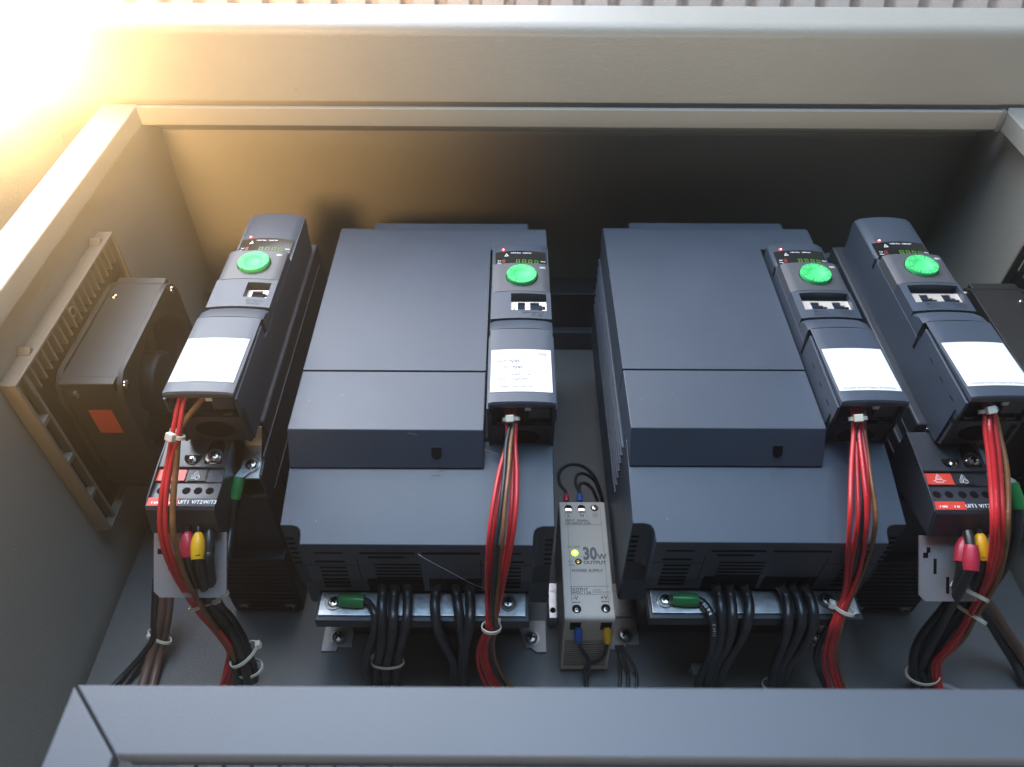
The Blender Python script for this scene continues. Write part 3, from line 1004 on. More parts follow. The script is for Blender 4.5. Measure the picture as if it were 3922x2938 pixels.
for (a, c) in ((292, 1072), (497, 1068)):
    p = zE(a, c, PZ)
    b = BM(); lathe(b, (p.x, p.y, PZ - 1), (0, 0, 1), [(3.4, 0), (3.4, 1.15)], 22)
    q = obj('terminal_hole', b, 'void', ps)
    cross_screw(q, (p.x, p.y - .9, PZ - .9), (0, 0, 1), 2.0, 'screw_dark', 'screw', washer=False)
p = zE(279, 678, PZ)
b = BM(); lathe(b, (p.x, p.y, PZ - .2), (0, 0, 1), [(2.6, 0), (2.5, .8), (1.6, 1.4)], 20)
led = obj('green_lamp', b, 'led_green', ps)
b = BM(); lathe(b, (p.x, p.y, PZ + 1.0), (0, 0, 1), [(1.4, 0), (.8, .5)], 16)
obj('lamp_core', b, mat('led_green_core', (.9, 1, .5), .3, emit=(.8, 1, .25), estr=4), led)
p = zE(304, 738, PZ)
b = BM(); lathe(b, (p.x, p.y, PZ - .2), (0, 0, 1), [(2.6, 0), (2.6, .35)], 20)
tr = obj('trimmer', b, 'void', ps)
cross_screw(tr, (p.x, p.y - .2, PZ - .3), (0, 0, 1), 1.7, 'brass', 'trimmer_screw', washer=False)
b = BM()
def pt(s, a, c, size, **k):
    q = zE(a, c, PZ); text_bm(b, s, (q.x, q.y, PZ), size, **k)
pt('L', 238, 425, 4.0, bold=.03); pt('N', 330, 423, 4.0, bold=.03)
pt('INPUT  50/60Hz', 212, 455, 2.7, align='LEFT', bold=.03); pt('100-240VAC 0.9A', 212, 474, 2.7, align='LEFT', bold=.03)
pt('DC ON', 270, 642, 2.8, bold=.01); pt('VR.', 250, 745, 2.7); pt('ADJ', 255, 770, 2.7)
pt('30', 388, 722, 15.0, bold=.045, sx=.72); pt('W', 471, 722, 6.8, bold=.03)
pt('OUTPUT', 420, 756, 4.0, bold=.04, sx=1.1); pt('POWER SUPPLY', 368, 812, 3.6, bold=.03, sx=.93)
pt('OUTPUT', 248, 943, 3.3, align='LEFT', bold=.03); pt('24VDC 1.3A', 250, 965, 2.9, align='LEFT', bold=.03)
pt('CLASS 2', 405, 943, 2.0, align='LEFT'); pt('POWER SUPPLY', 405, 960, 2.0, align='LEFT')
pt('-V', 283, 1008, 4.6, bold=.03); pt('+V', 486, 1006, 4.6, bold=.03)
def ln(pts, w=.35):
    stroke(b, [(zE(x, y, PZ).x, zE(x, y, PZ).y) for x, y in pts], w, PZ + .12)
ln([(208, 480), (470, 477)]); ln([(240, 914), (522, 911)]); ln([(258, 1026), (318, 1024)], .7); ln([(464, 1020), (522, 1019)], .7)
ln([(252, 1010), (252, 972), (520, 968), (524, 1008)], .25); ln([(208, 428), (208, 398), (262, 396)], .25); ln([(304, 394), (364, 393), (365, 430)], .25)
ln([(210, 394), (262, 393)], .6); ln([(304, 391), (356, 390)], .6)
q = zE(424, 412, PZ)
stroke(b, [(q.x + 2.1 * math.cos(a), q.y + 2.1 * math.sin(a)) for a in [2 * math.pi * k / 18 for k in range(19)]], .3, PZ + .12)
stroke(b, [(q.x, q.y + 1.4), (q.x, q.y)], .3, PZ + .12); stroke(b, [(q.x - 1.3, q.y), (q.x + 1.3, q.y)], .3, PZ + .12); stroke(b, [(q.x - .7, q.y - .7), (q.x + .7, q.y - .7)], .3, PZ + .12)
obj('printed_lettering', b, 'print_grey', ps, smooth=False)
b = BM(); bx(b, 32, 110, 303, 333, .2, 3.9)
top('mounting_rail', b, 'zinc', 'short metal rail on the plate under the power supply', 'rail', org=(70, 318, .2))
for (yy) in (290.,):
    b = BM()
    prism_z(b, [(31.5, 296), (38.6, 296), (38.6, 320), (31.5, 320)], 14, .2)
    o = top('end_clamp', b, 'zinc', 'small metal clamp with a dark hole on the rail under the power supply', 'clamp', org=(35, 308, .2), bevel=.8)
    b = BM(); lathe(b, (35, 0, 0), (0, 0, 1), [(2.4, 0), (2.4, .4)], 16)
    for v in b.verts: v.co += Vector((0, 303, 14))
    h = obj('clamp_screw', b, 'void', None, org=(35, 308, .2)); h.parent = o; h.location = (0, 0, 0)


# ------------------------------------------------------------------ cables
def cable(name, pts, r, m, label, cat, group=None, extra=None, n=10, wob=0.):
    P = [Vector(p) for p in pts]
    if wob:
        P = [P[0]] + [p + Vector((random.uniform(-wob, wob), 0, random.uniform(-wob, wob))) for p in P[1:-1]] + [P[-1]]
    org = P[-1]
    if extra is None:
        b = BM(); tube(b, P, r, n)
        return top(name, b, m, label, cat, group, org=org, ang=70)
    t = thing(name, label, cat, org, group)
    b = BM(); tube(b, P, r, n)
    obj('wire', b, m, t, ang=70)
    extra(t)
    return t


def zpath(zf, L):
    return [zf(*q) for q in L]


def off(P, dx, dz, dy=0.):
    return [p + Vector((dx, dy, dz)) for p in P]


def tie(c, axis, rx, rz, head, label, width=2.6, m='tie_nylon', hs=1.0):
    """cable tie: strap around a bundle at c (axis = bundle direction), head at angle head"""
    c = Vector(c); ax = Vector(axis).normalized()
    s, u = frame_of(ax)
    t = thing('cable_tie', label, 'cable tie', c, 'white cable ties')
    b = BM(); n = 28; rings = []
    for k in range(n):
        a = 2 * math.pi * k / n
        d = s * math.cos(a) * rx + u * math.sin(a) * rz
        o_ = (s * math.cos(a) / rx + u * math.sin(a) / rz).normalized()
        rings.append([b.verts.new(c + d + o_ * h + ax * w) for h, w in ((0, -width / 2), (.9, -width / 2), (.9, width / 2), (0, width / 2))])
    for k in range(n):
        for j in range(4):
            b.faces.new((rings[k][j], rings[k][(j + 1) % 4], rings[(k + 1) % n][(j + 1) % 4], rings[(k + 1) % n][j]))
    obj('strap', b, m, t, bevel=.2)
    a = R(head)
    d = s * math.cos(a) * rx + u * math.sin(a) * rz
    o_ = (s * math.cos(a) / rx + u * math.sin(a) / rz).normalized()
    tg = ax.cross(o_).normalized()
    b = BM()
    cc = c + d + o_ * 1.6
    vs = []
    for i in (-1, 1):
        for j in (-1, 1):
            for k in (-1, 1):
                vs.append(b.verts.new(cc + tg * i * 2.6 * hs + o_ * j * 1.9 * hs + ax * k * 2.3 * hs))
    for q in ((0, 1, 3, 2), (4, 6, 7, 5), (0, 4, 5, 1), (2, 3, 7, 6), (0, 2, 6, 4), (1, 5, 7, 3)):
        b.faces.new([vs[k] for k in q])
    obj('head', b, m, t, bevel=.7, seg=3)
    return t


def boot(parent, p, q, r, m, name='boot', neck=.45):
    b = BM()
    p, q = Vector(p), Vector(q)
    tube(b, [p + (q - p) * k / 10 for k in range(11)], r, 16, smooth=False,
         rad=lambda t: r * (neck + (1 - neck) * min(1, (t / .35) ** .6)) if t < .35 else r * (1.0 + .06 * math.sin((t - .35) * 6)) * (1 if t < .93 else .97))
    return obj(name, b, m, parent, ang=60)


# ---- left drive bundle
g = 'red control wires of the single-socket drive'
lr = zpath(zA, [(470, 110, 236), (440, 200, 232), (415, 345, 222), (385, 480, 208), (362, 620, 198), (352, 760, 186), (368, 880, 172), (410, 1000, 152), (470, 1110, 128), (540, 1215, 96), (640, 1330, 70), (690, 1430, 46), (655, 1560, 14)])
LB = 'red control wire curving down from the single-socket drive past its terminal block'
cable('red_wire', off(lr, -1.9, 1.2), 1.45, 'wire_red', LB, 'wire', g, wob=.5)
cable('red_wire', off(lr, 1.5, 1.9), 1.45, 'wire_red', LB, 'wire', g, wob=.5)
cable('red_wire', off(lr, -.1, -1.4), 1.45, 'wire_red', LB, 'wire', g, wob=.6)
br = zpath(zA, [(575, 125, 236), (520, 190, 233), (450, 280, 226), (425, 350, 221), (415, 480, 209), (402, 620, 199), (398, 780, 187), (416, 900, 171), (460, 1040, 148), (525, 1150, 122), (580, 1240, 92), (650, 1340, 68), (700, 1440, 46), (690, 1560, 14)])
cable('brown_wire', br, 1.9, 'wire_brown', 'brown control wire beside the red ones of the single-socket drive', 'wire')
tie(zA(416, 345, 222), (lr[3] - lr[2]), 4.6, 3.6, 90, 'cable tie around the red wires above the terminal block of the single-socket drive', hs=1.1)

gk = 'black motor cables of the single-socket drive'


def motor(nm, L, bp, bq, bc, lab):
    def ex(t):
        boot(t, bp, bq, 4.3 if bc != 'cable_black' else 3.6, bc)
        b = BM(); tube(b, [L[0], Vector(bp) * .5 + L[0] * .5, Vector(bp) + (Vector(bq) - Vector(bp)) * .3], 1.5, 8)
        obj('pin', b, 'cable_black', t, ang=70)
    L = [L[0]] + L[1:]
    L0 = [Vector(bp) + (Vector(bq) - Vector(bp)) * .8] + L[1:]
    return cable('motor_cable', L0, 3.5, 'cable_black', lab, 'cable', 'black motor cables', extra=ex, n=12)


Lend = [(585, 1150, 88), (650, 1260, 66), (715, 1370, 50), (745, 1470, 34), (765, 1560, 12)]
def shift(L, da, dzz, db=0): return [(a + da, bb + db, z + dzz) for a, bb, z in L]
motor('a', zpath(zA, [(468, 790, 170), (470, 935, 160), (500, 1040, 140), (545, 1150, 108)] + shift(Lend[1:], -38, 4, 6)), zA(470, 812, 168), zA(469, 938, 160), 'boot_red', 'black motor cable in a red boot under the single-socket drive')
motor('b', zpath(zA, [(522, 790, 170), (522, 945, 161), (545, 1050, 140), (575, 1150, 110)] + shift(Lend[1:], 6, 9)), zA(523, 815, 169), zA(519, 948, 161), 'boot_yellow', 'black motor cable in a yellow boot under the single-socket drive')
motor('c', zpath(zA, [(577, 790, 168), (572, 945, 158), (585, 1050, 136), (600, 1150, 106)] + shift(Lend[1:], 30, -2, -22)), zA(576, 802, 167), zA(572, 945, 158), 'cable_black', 'black motor cable in a black boot under the single-socket drive')
S0, S1 = zA(722, 545, 168), zA(697, 655, 160)


def earth(nm, start, s0, s1, path, r, lab, ringc, ringax, scale=1.):
    def ex(t):
        boot(t, s0, s1, 4.3 * scale, 'sleeve_green', 'green_sleeve', neck=.86)
        b = BM()
        ax = Vector(ringax).normalized(); c = Vector(ringc)
        lathe(b, c, ax, [(5.6, 0), (5.6, .9)], 26)
        e = (Vector(s0) - c)
        d = e.normalized(); sd = ax.cross(d).normalized()
        P = [c + d * 3 - sd * 4.0, c + d * 3 + sd * 4.0, Vector(s0) + d * 2 + sd * 2.6, Vector(s0) + d * 2 - sd * 2.6]
        lo = [b.verts.new(p) for p in P]; hi = [b.verts.new(p + ax * .85) for p in P]
        b.faces.new(hi); b.faces.new(lo[::-1])
        for k in range(4): b.faces.new((lo[k], lo[(k + 1) % 4], hi[(k + 1) % 4], hi[k]))
        obj('ring_terminal', b, 'zinc', t)
    return cable('earth_cable', path, r, 'cable_black', lab, 'cable', 'earth cables with green sleeves', extra=ex, n=12)


earth('l', None, S0, S1, zpath(zA, [(708, 600, 163), (697, 670, 159), (682, 790, 146), (662, 940, 140), (637, 1060, 124), (618, 1150, 102), (690, 1260, 62), (752, 1380, 48), (792, 1470, 34), (800, 1530, 14)]), 2.9,
      'earth cable in a green sleeve screwed beside the terminal block of the single-socket drive', Vector((BL + 38.8, 329.5, 169.6)), (0, -.22, 1))
tie(zA(575, 1150, 107), Vector((.35, -.6, -.75)), 13.0, 6.2, 110, 'uppermost cable tie on the black bundle below the single-socket drive')
tie(zA(745, 1410, 48), Vector((.3, -.2, -.9)), 11, 7, 150, 'middle cable tie on the black bundle below the single-socket drive')
tie(zA(772, 1480, 32), Vector((.2, -.1, -.95)), 10, 7, 165, 'lowest cable tie on the black bundle below the single-socket drive')
g2 = 'red wire ends by the black bundle'
for k, dx in enumerate((-14, 2, 18)):
    cable('red_wire', zpath(zA, [(690 + dx, 1380, 42), (680 + dx, 1440, 30), (660 + dx, 1530, 16), (640 + dx, 1600, 6)]), 1.7, 'wire_red', 'red wire dropping behind the black bundle of the single-socket drive to the cross rail', 'wire', g2)

# ---- brown cables lower left
gb_ = 'brown cables under the single-socket drive'
LBB = 'thick brown cable running down the plate from under the single-socket drive'
cable('brown_cable', zpath(zA, [(352, 1040, 60), (350, 1150, 46), (338, 1250, 34), (318, 1340, 20), (282, 1450, 10), (240, 1600, 5)]), 3.7, 'cable_brown', LBB, 'cable', gb_)
cable('brown_cable', zpath(zA, [(388, 1040, 58), (382, 1150, 44), (370, 1250, 32), (352, 1340, 18), (325, 1450, 8), (290, 1600, 4)]), 3.2, 'cable_brown', LBB, 'cable', gb_)
gkk = 'thin black cables by the brown cables'
LKK = 'thin black cable splitting away from the two brown cables on the plate'
cable('black_cable', zpath(zA, [(318, 1040, 62), (314, 1150, 48), (308, 1250, 36), (300, 1335, 24), (250, 1410, 14), (180, 1490, 6), (100, 1575, 4)]), 2.3, 'cable_black', LKK, 'cable', gkk)
cable('black_cable', zpath(zA, [(312, 1040, 56), (308, 1150, 42), (304, 1250, 30), (302, 1340, 18), (262, 1425, 9), (205, 1500, 5), (140, 1590, 3)]), 2.3, 'cable_black', LKK, 'cable', gkk)
tie(zA(333, 1325, 20), Vector((-.25, -.5, -.8)), 10.5, 4.4, 60, 'cable tie around the two brown cables on the plate', hs=.7)

# ---- cables of the two wide drives
ROWS = [(862, 112), (950, 107.5), (1040, 106.8), (1100, 105.5), (1150, 102), (1200, 92), (1280, 72), (1400, 42), (1560, 9), (1600, 5)]


def drop(v):
    for (a, za), (c, zc_) in zip(ROWS, ROWS[1:]):
        if v <= c:
            return za + (zc_ - za) * max(0, v - a) / (c - a)
    return 5


for side, zf, gx, A, B_ in (
    ('left', zB, 'wide drive with note',
     [[(690, 862, 112), (688, 950, 107), (682, 1040, 105.5), (690, 1150, 84), (680, 1280, 48), (658, 1400, 22), (655, 1560, 6)],
      [(768, 862, 113), (762, 950, 107.5), (755, 1040, 106), (755, 1150, 82), (735, 1290, 44), (712, 1400, 20), (715, 1560, 6)],
      [(845, 862, 112), (846, 950, 107), (848, 1040, 105.5), (835, 1150, 86), (800, 1280, 50), (778, 1400, 24), (775, 1560, 6)]],
     [[(1045, 862, 112), (1025, 950, 107), (1020, 1040, 105.5), (1040, 1180, 78), (1095, 1290, 46), (1140, 1390, 22), (1150, 1560, 6)],
      [(1150, 862, 113), (1155, 950, 107.5), (1168, 1040, 106), (1185, 1160, 80), (1195, 1280, 46), (1185, 1400, 18), (1180, 1560, 5)],
      [(1232, 862, 112), (1240, 950, 107), (1245, 1040, 105.5), (1240, 1150, 84), (1215, 1270, 50), (1205, 1400, 24), (1212, 1560, 6)]]),
    ('right', zC, 'plain-labelled wide drive',
     [[(640, 862, 112), (665, 950, 107), (680, 1040, 105.5), (690, 1150, 84), (670, 1270, 50), (620, 1400, 24), (590, 1570, 6)],
      [(725, 862, 113), (738, 950, 107.5), (752, 1040, 106), (752, 1150, 82), (720, 1280, 46), (655, 1400, 22), (625, 1570, 6)],
      [(818, 862, 112), (845, 950, 107), (862, 1040, 105.5), (845, 1150, 86), (790, 1270, 50), (700, 1420, 20), (665, 1570, 5)]],
     [[(1045, 862, 112), (1085, 950, 107), (1105, 1040, 105.5), (1105, 1150, 84), (1075, 1280, 48), (1020, 1420, 20), (1000, 1570, 6)],
      [(1115, 862, 113), (1155, 950, 107.5), (1185, 1040, 106), (1190, 1150, 80), (1130, 1290, 44), (1060, 1420, 22), (1035, 1570, 6)],
      [(1190, 862, 112), (1235, 950, 107), (1265, 1040, 105.5), (1265, 1150, 84), (1200, 1290, 46), (1100, 1420, 18), (1075, 1570, 5)]])):
    for nm, LL in (('green sleeve', A), ('red wires', B_)):
        for L in LL:
            P = zpath(zf, [(u, v, drop(v) + (v > 1100) * (hash((u, v)) % 5 - 2)) for u, v, z in L])
            P[0].y = 272
            cable('power_cable', P, 3.55, 'cable_black', f'thick black cable of the {gx}, among three by the {nm}', 'cable', f'power cables of the {gx} by the {nm}', n=14)
tie(zB(720, 1385, 45), Vector((0, -.1, -1)), 11.5, 4.6, 150, 'cable tie low on three cables by the green sleeve, wide drive with note', m='tie_nylon', hs=.9)
b = BM()
tie(zC(1020, 1530, 10), Vector((-.1, -.1, -1)), 9, 5.5, 250, 'cable tie at the foot of three thick cables, plain-labelled wide drive', hs=.5)

s0, s1 = zB(415, 992, 104.5), zB(572, 998, 104.5)
earth('b1', None, s0, s1, [*zpath(zB, [(500, 996, 104.5), (575, 996, 104.5), (615, 1030, 105), (640, 1100, 105), (635, 1200, 91), (603, 1300, 67), (582, 1400, 42), (600, 1470, 26), (635, 1560, 8)])], 2.6,
      'earth cable in a green sleeve on the ground bar of the wide drive with note', Vector((WX1 + 28.2, 262.4, 101.0)), (0, 0, 1), 1.05)
s0, s1 = zC(372, 985, 104.5), zC(536, 992, 104.5)
EC = zpath(zC, [(470, 990, 104.5), (540, 992, 104.5), (590, 1035, 105), (625, 1105, 105), (640, 1190, 93), (628, 1290, 69), (590, 1390, 44), (555, 1470, 26), (515, 1590, 6)])
ec = earth('b2', None, s0, s1, EC, 2.9,
           'earth cable in a green sleeve with white print along its black jacket', Vector((WX2 + 28.2, 265.3, 101.0)), (0, 0, 1), 1.05)
# white print along that cable
b = BM()
sp = spline(EC, 1.0)
acc = 0; i = 0; start = None
chars = list('KOBE CABLE')
want = 13.0; ci = 0
for i in range(1, len(sp) - 1):
    acc += (sp[i] - sp[i - 1]).length
    if acc >= want and ci < len(chars):
        d = (sp[i + 1] - sp[i - 1]).normalized()
        view = (Vector(CAM) - sp[i]).normalized()
        n_ = (view - d * view.dot(d)).normalized()
        ey = n_.cross(d).normalized()
        text_bm(b, chars[ci], sp[i] + n_ * 2.86 - ey * .95, 2.7, ex=d, ey=ey, bold=.03, lift=.12)
        ci += 1; want += 2.7
obj('cable_print', b, 'print_white', ec, smooth=False)
b = BM()
pp = zC(520, 1440, 10)
bx(b, pp.x - 5, pp.x + 3, pp.y, pp.y + 1.2, .2, 20); bx(b, pp.x - 5, pp.x + 3, pp.y - 8, pp.y + 1.2, 20, 21.2)
top('metal_clip', b, 'zinc', 'small bright metal clip on the plate by the printed earth cable', 'clip', org=(pp.x, pp.y, .2), bevel=.3)

# ---- red bundle of the left wide drive
g = 'red control wires of the wide drive with note'
LB = 'red control wire hanging from the module with the handwritten note, tied at both ends'
S = at(1946, 1562, 214); T = at(1958, 1606, 211)
lowers = zpath(zB, [(1375, 1170, 103), (1340, 1260, 79), (1335, 1360, 53), (1365, 1460, 29), (1420, 1560, 8)])
def w1(mid, dxs, low, r, m, nm, lab, gr):
    P = [S + Vector((dxs, 8, 0)), S + Vector((dxs, 3, 1)), T + Vector((dxs, 0, 0))] + zpath(zB, mid) + [p + Vector((low[0] * (.8 + 1.6 * k / 4), 0, low[1])) for k, p in enumerate(lowers)]
    return cable(nm, P, r, m, lab, 'wire', gr)
w1([(1475, 0, 203), (1430, 170, 198), (1390, 380, 193), (1362, 600, 182), (1352, 780, 160), (1350, 930, 134), (1352, 1060, 118)], -2.6, (-3.2, 0), 1.42, 'wire_red', 'red_wire', LB, g)
w1([(1485, 0, 200), (1455, 170, 195), (1420, 380, 190), (1388, 600, 178), (1372, 780, 156), (1362, 930, 131), (1360, 1060, 115)], -.8, (-1.4, 1.8), 1.42, 'wire_red', 'red_wire', LB, g)
w1([(1530, 0, 203), (1540, 180, 198), (1535, 400, 192), (1512, 600, 180), (1478, 790, 158), (1445, 940, 133), (1420, 1060, 117)], 2.8, (1.2, .4), 1.42, 'wire_red', 'red_wire', LB, g)
w1([(1520, 0, 200), (1515, 180, 194), (1505, 400, 188), (1485, 600, 176), (1455, 790, 154), (1430, 940, 129), (1410, 1060, 114)], 2.2, (.2, -1.8), 1.42, 'wire_red', 'red_wire', LB, g)
w1([(1472, 10, 205), (1462, 170, 201), (1440, 380, 195), (1415, 600, 184), (1398, 780, 163), (1390, 930, 137), (1388, 1060, 120)], -.6, (3.0, 1.4), 1.42, 'wire_black', 'black_wire', 'black control wire among the red ones under the handwritten note', None)
w1([(1500, 10, 205), (1488, 170, 201), (1465, 380, 195), (1450, 600, 184), (1430, 780, 162), (1418, 930, 137), (1405, 1060, 120)], 1.4, (4.6, .2), 1.42, 'wire_brown', 'brown_wire', 'brown control wire among the red ones under the handwritten note', None)
tie(T, Vector((.05, -.6, -.45)), 5.0, 3.6, 80, 'cable tie at the top of the red wires under the handwritten note', hs=1.05)
tie(zB(1378, 1165, 104), Vector((-.05, -.25, -.95)), 6.0, 4.6, 60, 'cable tie at the lower end of the red wires under the handwritten note', hs=1.0)

# ---- red bundle of the right wide drive
g = 'red control wires of the plain-labelled wide drive'
LB = 'red control wire hanging from the plain-labelled wide drive over its lower cover'
S = zF(470, 95, 213); T = zF(474, 172, 211)
lowC = zpath(zC, [(1440, 1060, 110), (1400, 1180, 98), (1368, 1320, 63), (1378, 1440, 33), (1420, 1590, 6)])
def w2(mid, dxs, low, r, m, nm, lab, gr):
    P = [S + Vector((dxs, 8, 0)), S + Vector((dxs, 3, 1)), T + Vector((dxs, 0, 0))] + zpath(zF, mid) + [p + Vector((low[0] * (.8 + 1.0 * k / 4), 0, low[1])) for k, p in enumerate(lowC)]
    return cable(nm, P, r, m, lab, 'wire', gr)
w2([(446, 260, 205), (432, 480, 198), (424, 750, 190), (415, 960, 172), (402, 1140, 140), (385, 1280, 120)], -3.2, (-2.6, 0), 1.55, 'wire_red', 'red_wire', LB, g)
w2([(462, 280, 203), (466, 480, 196), (474, 760, 186), (458, 930, 172), (428, 1120, 139), (402, 1270, 118)], -1, (-.2, 1.9), 1.55, 'wire_red', 'red_wire', LB, g)
w2([(480, 250, 206), (505, 480, 199), (528, 720, 190), (522, 920, 174), (488, 1110, 142), (440, 1250, 122)], .8, (2.2, .6), 1.55, 'wire_red_shiny', 'red_wire', LB, g)
w2([(498, 250, 203), (530, 470, 196), (540, 640, 187), (530, 860, 172), (495, 1080, 140), (445, 1240, 119)], 2.4, (1.4, -1.8), 1.55, 'wire_red', 'red_wire', LB, g)
w2([(512, 240, 202), (548, 500, 195), (582, 740, 186), (580, 880, 176), (545, 1030, 150), (470, 1220, 121)], 4.2, (4.4, -1.6), 1.55, 'wire_brown', 'brown_wire', 'brown control wire bowing away from the red ones of the plain-labelled wide drive', None)
P = [T + Vector((0, 6, -2)), T + Vector((.2, 0, -2))] + zpath(zF, [(478, 420, 196), (494, 620, 188), (492, 800, 180), (476, 960, 166), (445, 1120, 138), (405, 1260, 114)]) + zpath(zC, [(1395, 1110, 96), (1335, 1210, 76), (1288, 1330, 50), (1302, 1440, 24), (1370, 1590, 5)])
cable('black_wire', P, 2.2, 'wire_black', 'black control wire looping out below the red ones of the plain-labelled wide drive', 'wire')
tie(T, Vector((.05, -.6, -.45)), 5.4, 3.8, 70, 'cable tie at the top of the red wires of the plain-labelled wide drive', hs=1.1)
tie(zC(1462, 1050, 111), Vector((-.25, -.4, -.85)), 6.6, 4.8, 10, 'cable tie at the lower end of the red wires, plain-labelled wide drive', hs=1.05)

# ---- right edge drive bundle
g = 'red control wires of the narrow two-socket drive'
LB = 'red control wire of the narrow two-socket drive, bent across its black bundle'
zG = zoom(3150, 780, .6036)
S = zG(1030, 1250, 231); T = zG(1052, 1312, 229)
base = [(733, 60, 222), (752, 210, 214), (768, 400, 204), (776, 600, 194), (770, 760, 176), (735, 920, 152), (690, 1030, 130), (625, 1140, 106), (570, 1240, 84), (490, 1340, 60), (430, 1410, 42), (428, 1500, 22), (440, 1600, 8)]
for da, dzz, m in ((-15, 1, 'wire_red'), (3, 3, 'wire_red_shiny'), (28, 1, 'wire_red'), (12, -3, 'wire_red')):
    P = [S + Vector((da * .1, 8, 0)), S + Vector((da * .1, 3, 1)), T + Vector((da * .13, 0, 0))] + [zD(a + da * (1.3 if k < 5 else .8), bb, z + dzz) for k, (a, bb, z) in enumerate(base)]
    cable('red_wire', P, 1.7, m, LB, 'wire', g)
P = [S + Vector((4, 8, 0)), T + Vector((4, 0, -1))] + zpath(zD, [(790, 80, 220), (832, 270, 211), (845, 450, 202), (838, 640, 192), (820, 800, 172), (775, 950, 150), (715, 1060, 128), (640, 1180, 100), (590, 1270, 80), (520, 1340, 58), (445, 1400, 40), (440, 1500, 20), (450, 1600, 8)])
cable('brown_wire', P, 1.8, 'wire_brown', 'brown control wire beside the red ones of the narrow two-socket drive', 'wire')
tie(T, Vector((.15, -.6, -.45)), 5.6, 3.8, 70, 'cable tie at the top of the red wires of the narrow two-socket drive', hs=1.1)

Rend = [(470, 1130, 92), (380, 1240, 66), (320, 1340, 46), (310, 1440, 28), (330, 1600, 6)]
def motor2(L, p, q, bc, lab, r=3.5, br=4.4, pin=1.6):
    skip = 1 if len(L) < 9 else 2
    def ex(t):
        boot(t, p, q, br, bc, neck=.45 if pin < 2 else .8)
        b = BM(); tube(b, [L[0], Vector(p) * .5 + L[0] * .5, Vector(p) + (Vector(q) - Vector(p)) * .3], pin, 8)
        obj('pin', b, 'cable_black', t, ang=70)
    L0 = [Vector(p) + (Vector(q) - Vector(p)) * .85] + [x for x in L[1:] if x.y < q.y + .1]
    return cable('motor_cable', L0, r, 'cable_black', lab, 'cable', 'black motor cables', extra=ex, n=12)


motor2(zpath(zD, [(590, 660, 168), (578, 840, 160), (565, 930, 146), (530, 1030, 124), (455, 1130, 100), (365, 1240, 66), (312, 1340, 46), (300, 1440, 28), (320, 1600, 6)]), zD(590, 690, 167), zD(573, 836, 160), 'boot_red', 'black motor cable in the rear red boot under the narrow two-socket drive')
motor2(zpath(zD, [(612, 660, 172), (632, 760, 170), (630, 885, 162), (600, 980, 142), (545, 1070, 118), (470, 1180, 90), (395, 1300, 58), (355, 1400, 38), (350, 1480, 22), (375, 1600, 6)]), zD(632, 735, 171), zD(632, 884, 163), 'boot_red', 'black motor cable in the front red boot under the narrow two-socket drive', br=4.7, pin=3.0)
motor2(zpath(zD, [(680, 655, 172), (696, 750, 168), (698, 828, 162), (670, 930, 144), (625, 1020, 122), (560, 1120, 98), (470, 1230, 70), (410, 1340, 48), (395, 1460, 26), (415, 1600, 6)]), zD(684, 668, 171), zD(698, 826, 162), 'boot_yellow', 'black motor cable in a yellow boot under the narrow two-socket drive')
motor2(zpath(zD, [(742, 660, 168), (742, 820, 160), (715, 920, 142), (660, 1040, 116), (590, 1150, 90), (500, 1240, 62), (430, 1340, 42), (385, 1460, 20), (400, 1600, 4)]), zD(742, 672, 167), zD(742, 820, 160), 'cable_black', 'black motor cable in a black boot under the narrow two-socket drive')
S0, S1 = zD(868, 375, 168), zD(912, 528, 158)
earth('r', None, S0, S1, zpath(zD, [(890, 460, 162), (908, 540, 157), (895, 680, 146), (850, 820, 128), (770, 950, 104), (680, 1080, 84), (590, 1180, 66), (500, 1280, 50), (440, 1360, 38), (410, 1480, 20), (430, 1600, 4)]), 2.9,
      'earth cable in a green sleeve behind the red wires of the narrow two-socket drive', Vector((BRX + 38.8, 329.5, 169.6)), (0, -.22, 1))
tie(zD(612, 1000, 130), Vector((-.42, -.6, -.6)), 12.5, 8.5, 35, 'uppermost cable tie on the black bundle below the narrow two-socket drive', hs=1.05)
tie(zD(590, 1110, 104), Vector((-.5, -.55, -.6)), 14.5, 9.0, 30, 'middle cable tie holding black and red wires below the narrow two-socket drive', hs=1.05)
tie(zD(352, 1480, 24), Vector((0, -.1, -1)), 12.0, 8, 20, 'lowest cable tie on the black bundle below the narrow two-socket drive', hs=.9)
cable('brown_cable', zpath(zD, [(700, 1040, 90), (760, 1120, 72), (830, 1230, 48), (905, 1340, 26), (990, 1480, 10)]), 4.2, 'cable_brown', 'thick brown cable passing behind the red wires of the narrow two-socket drive', 'cable')
cable('brown_cable', zpath(zD, [(680, 1060, 80), (730, 1150, 58), (800, 1270, 34), (880, 1400, 14), (950, 1540, 6)]), 4.0, 'cable_black', 'thick dark cable beside the single brown one', 'cable').name = 'black_cable'
cable('white_sleeve', zpath(zD, [(400, 1520, 8), (440, 1535, 7), (500, 1555, 6), (558, 1580, 5)]), 2.6, 'plate_grey', 'short pale tube lying on the plate at the foot of a black bundle', 'tube')

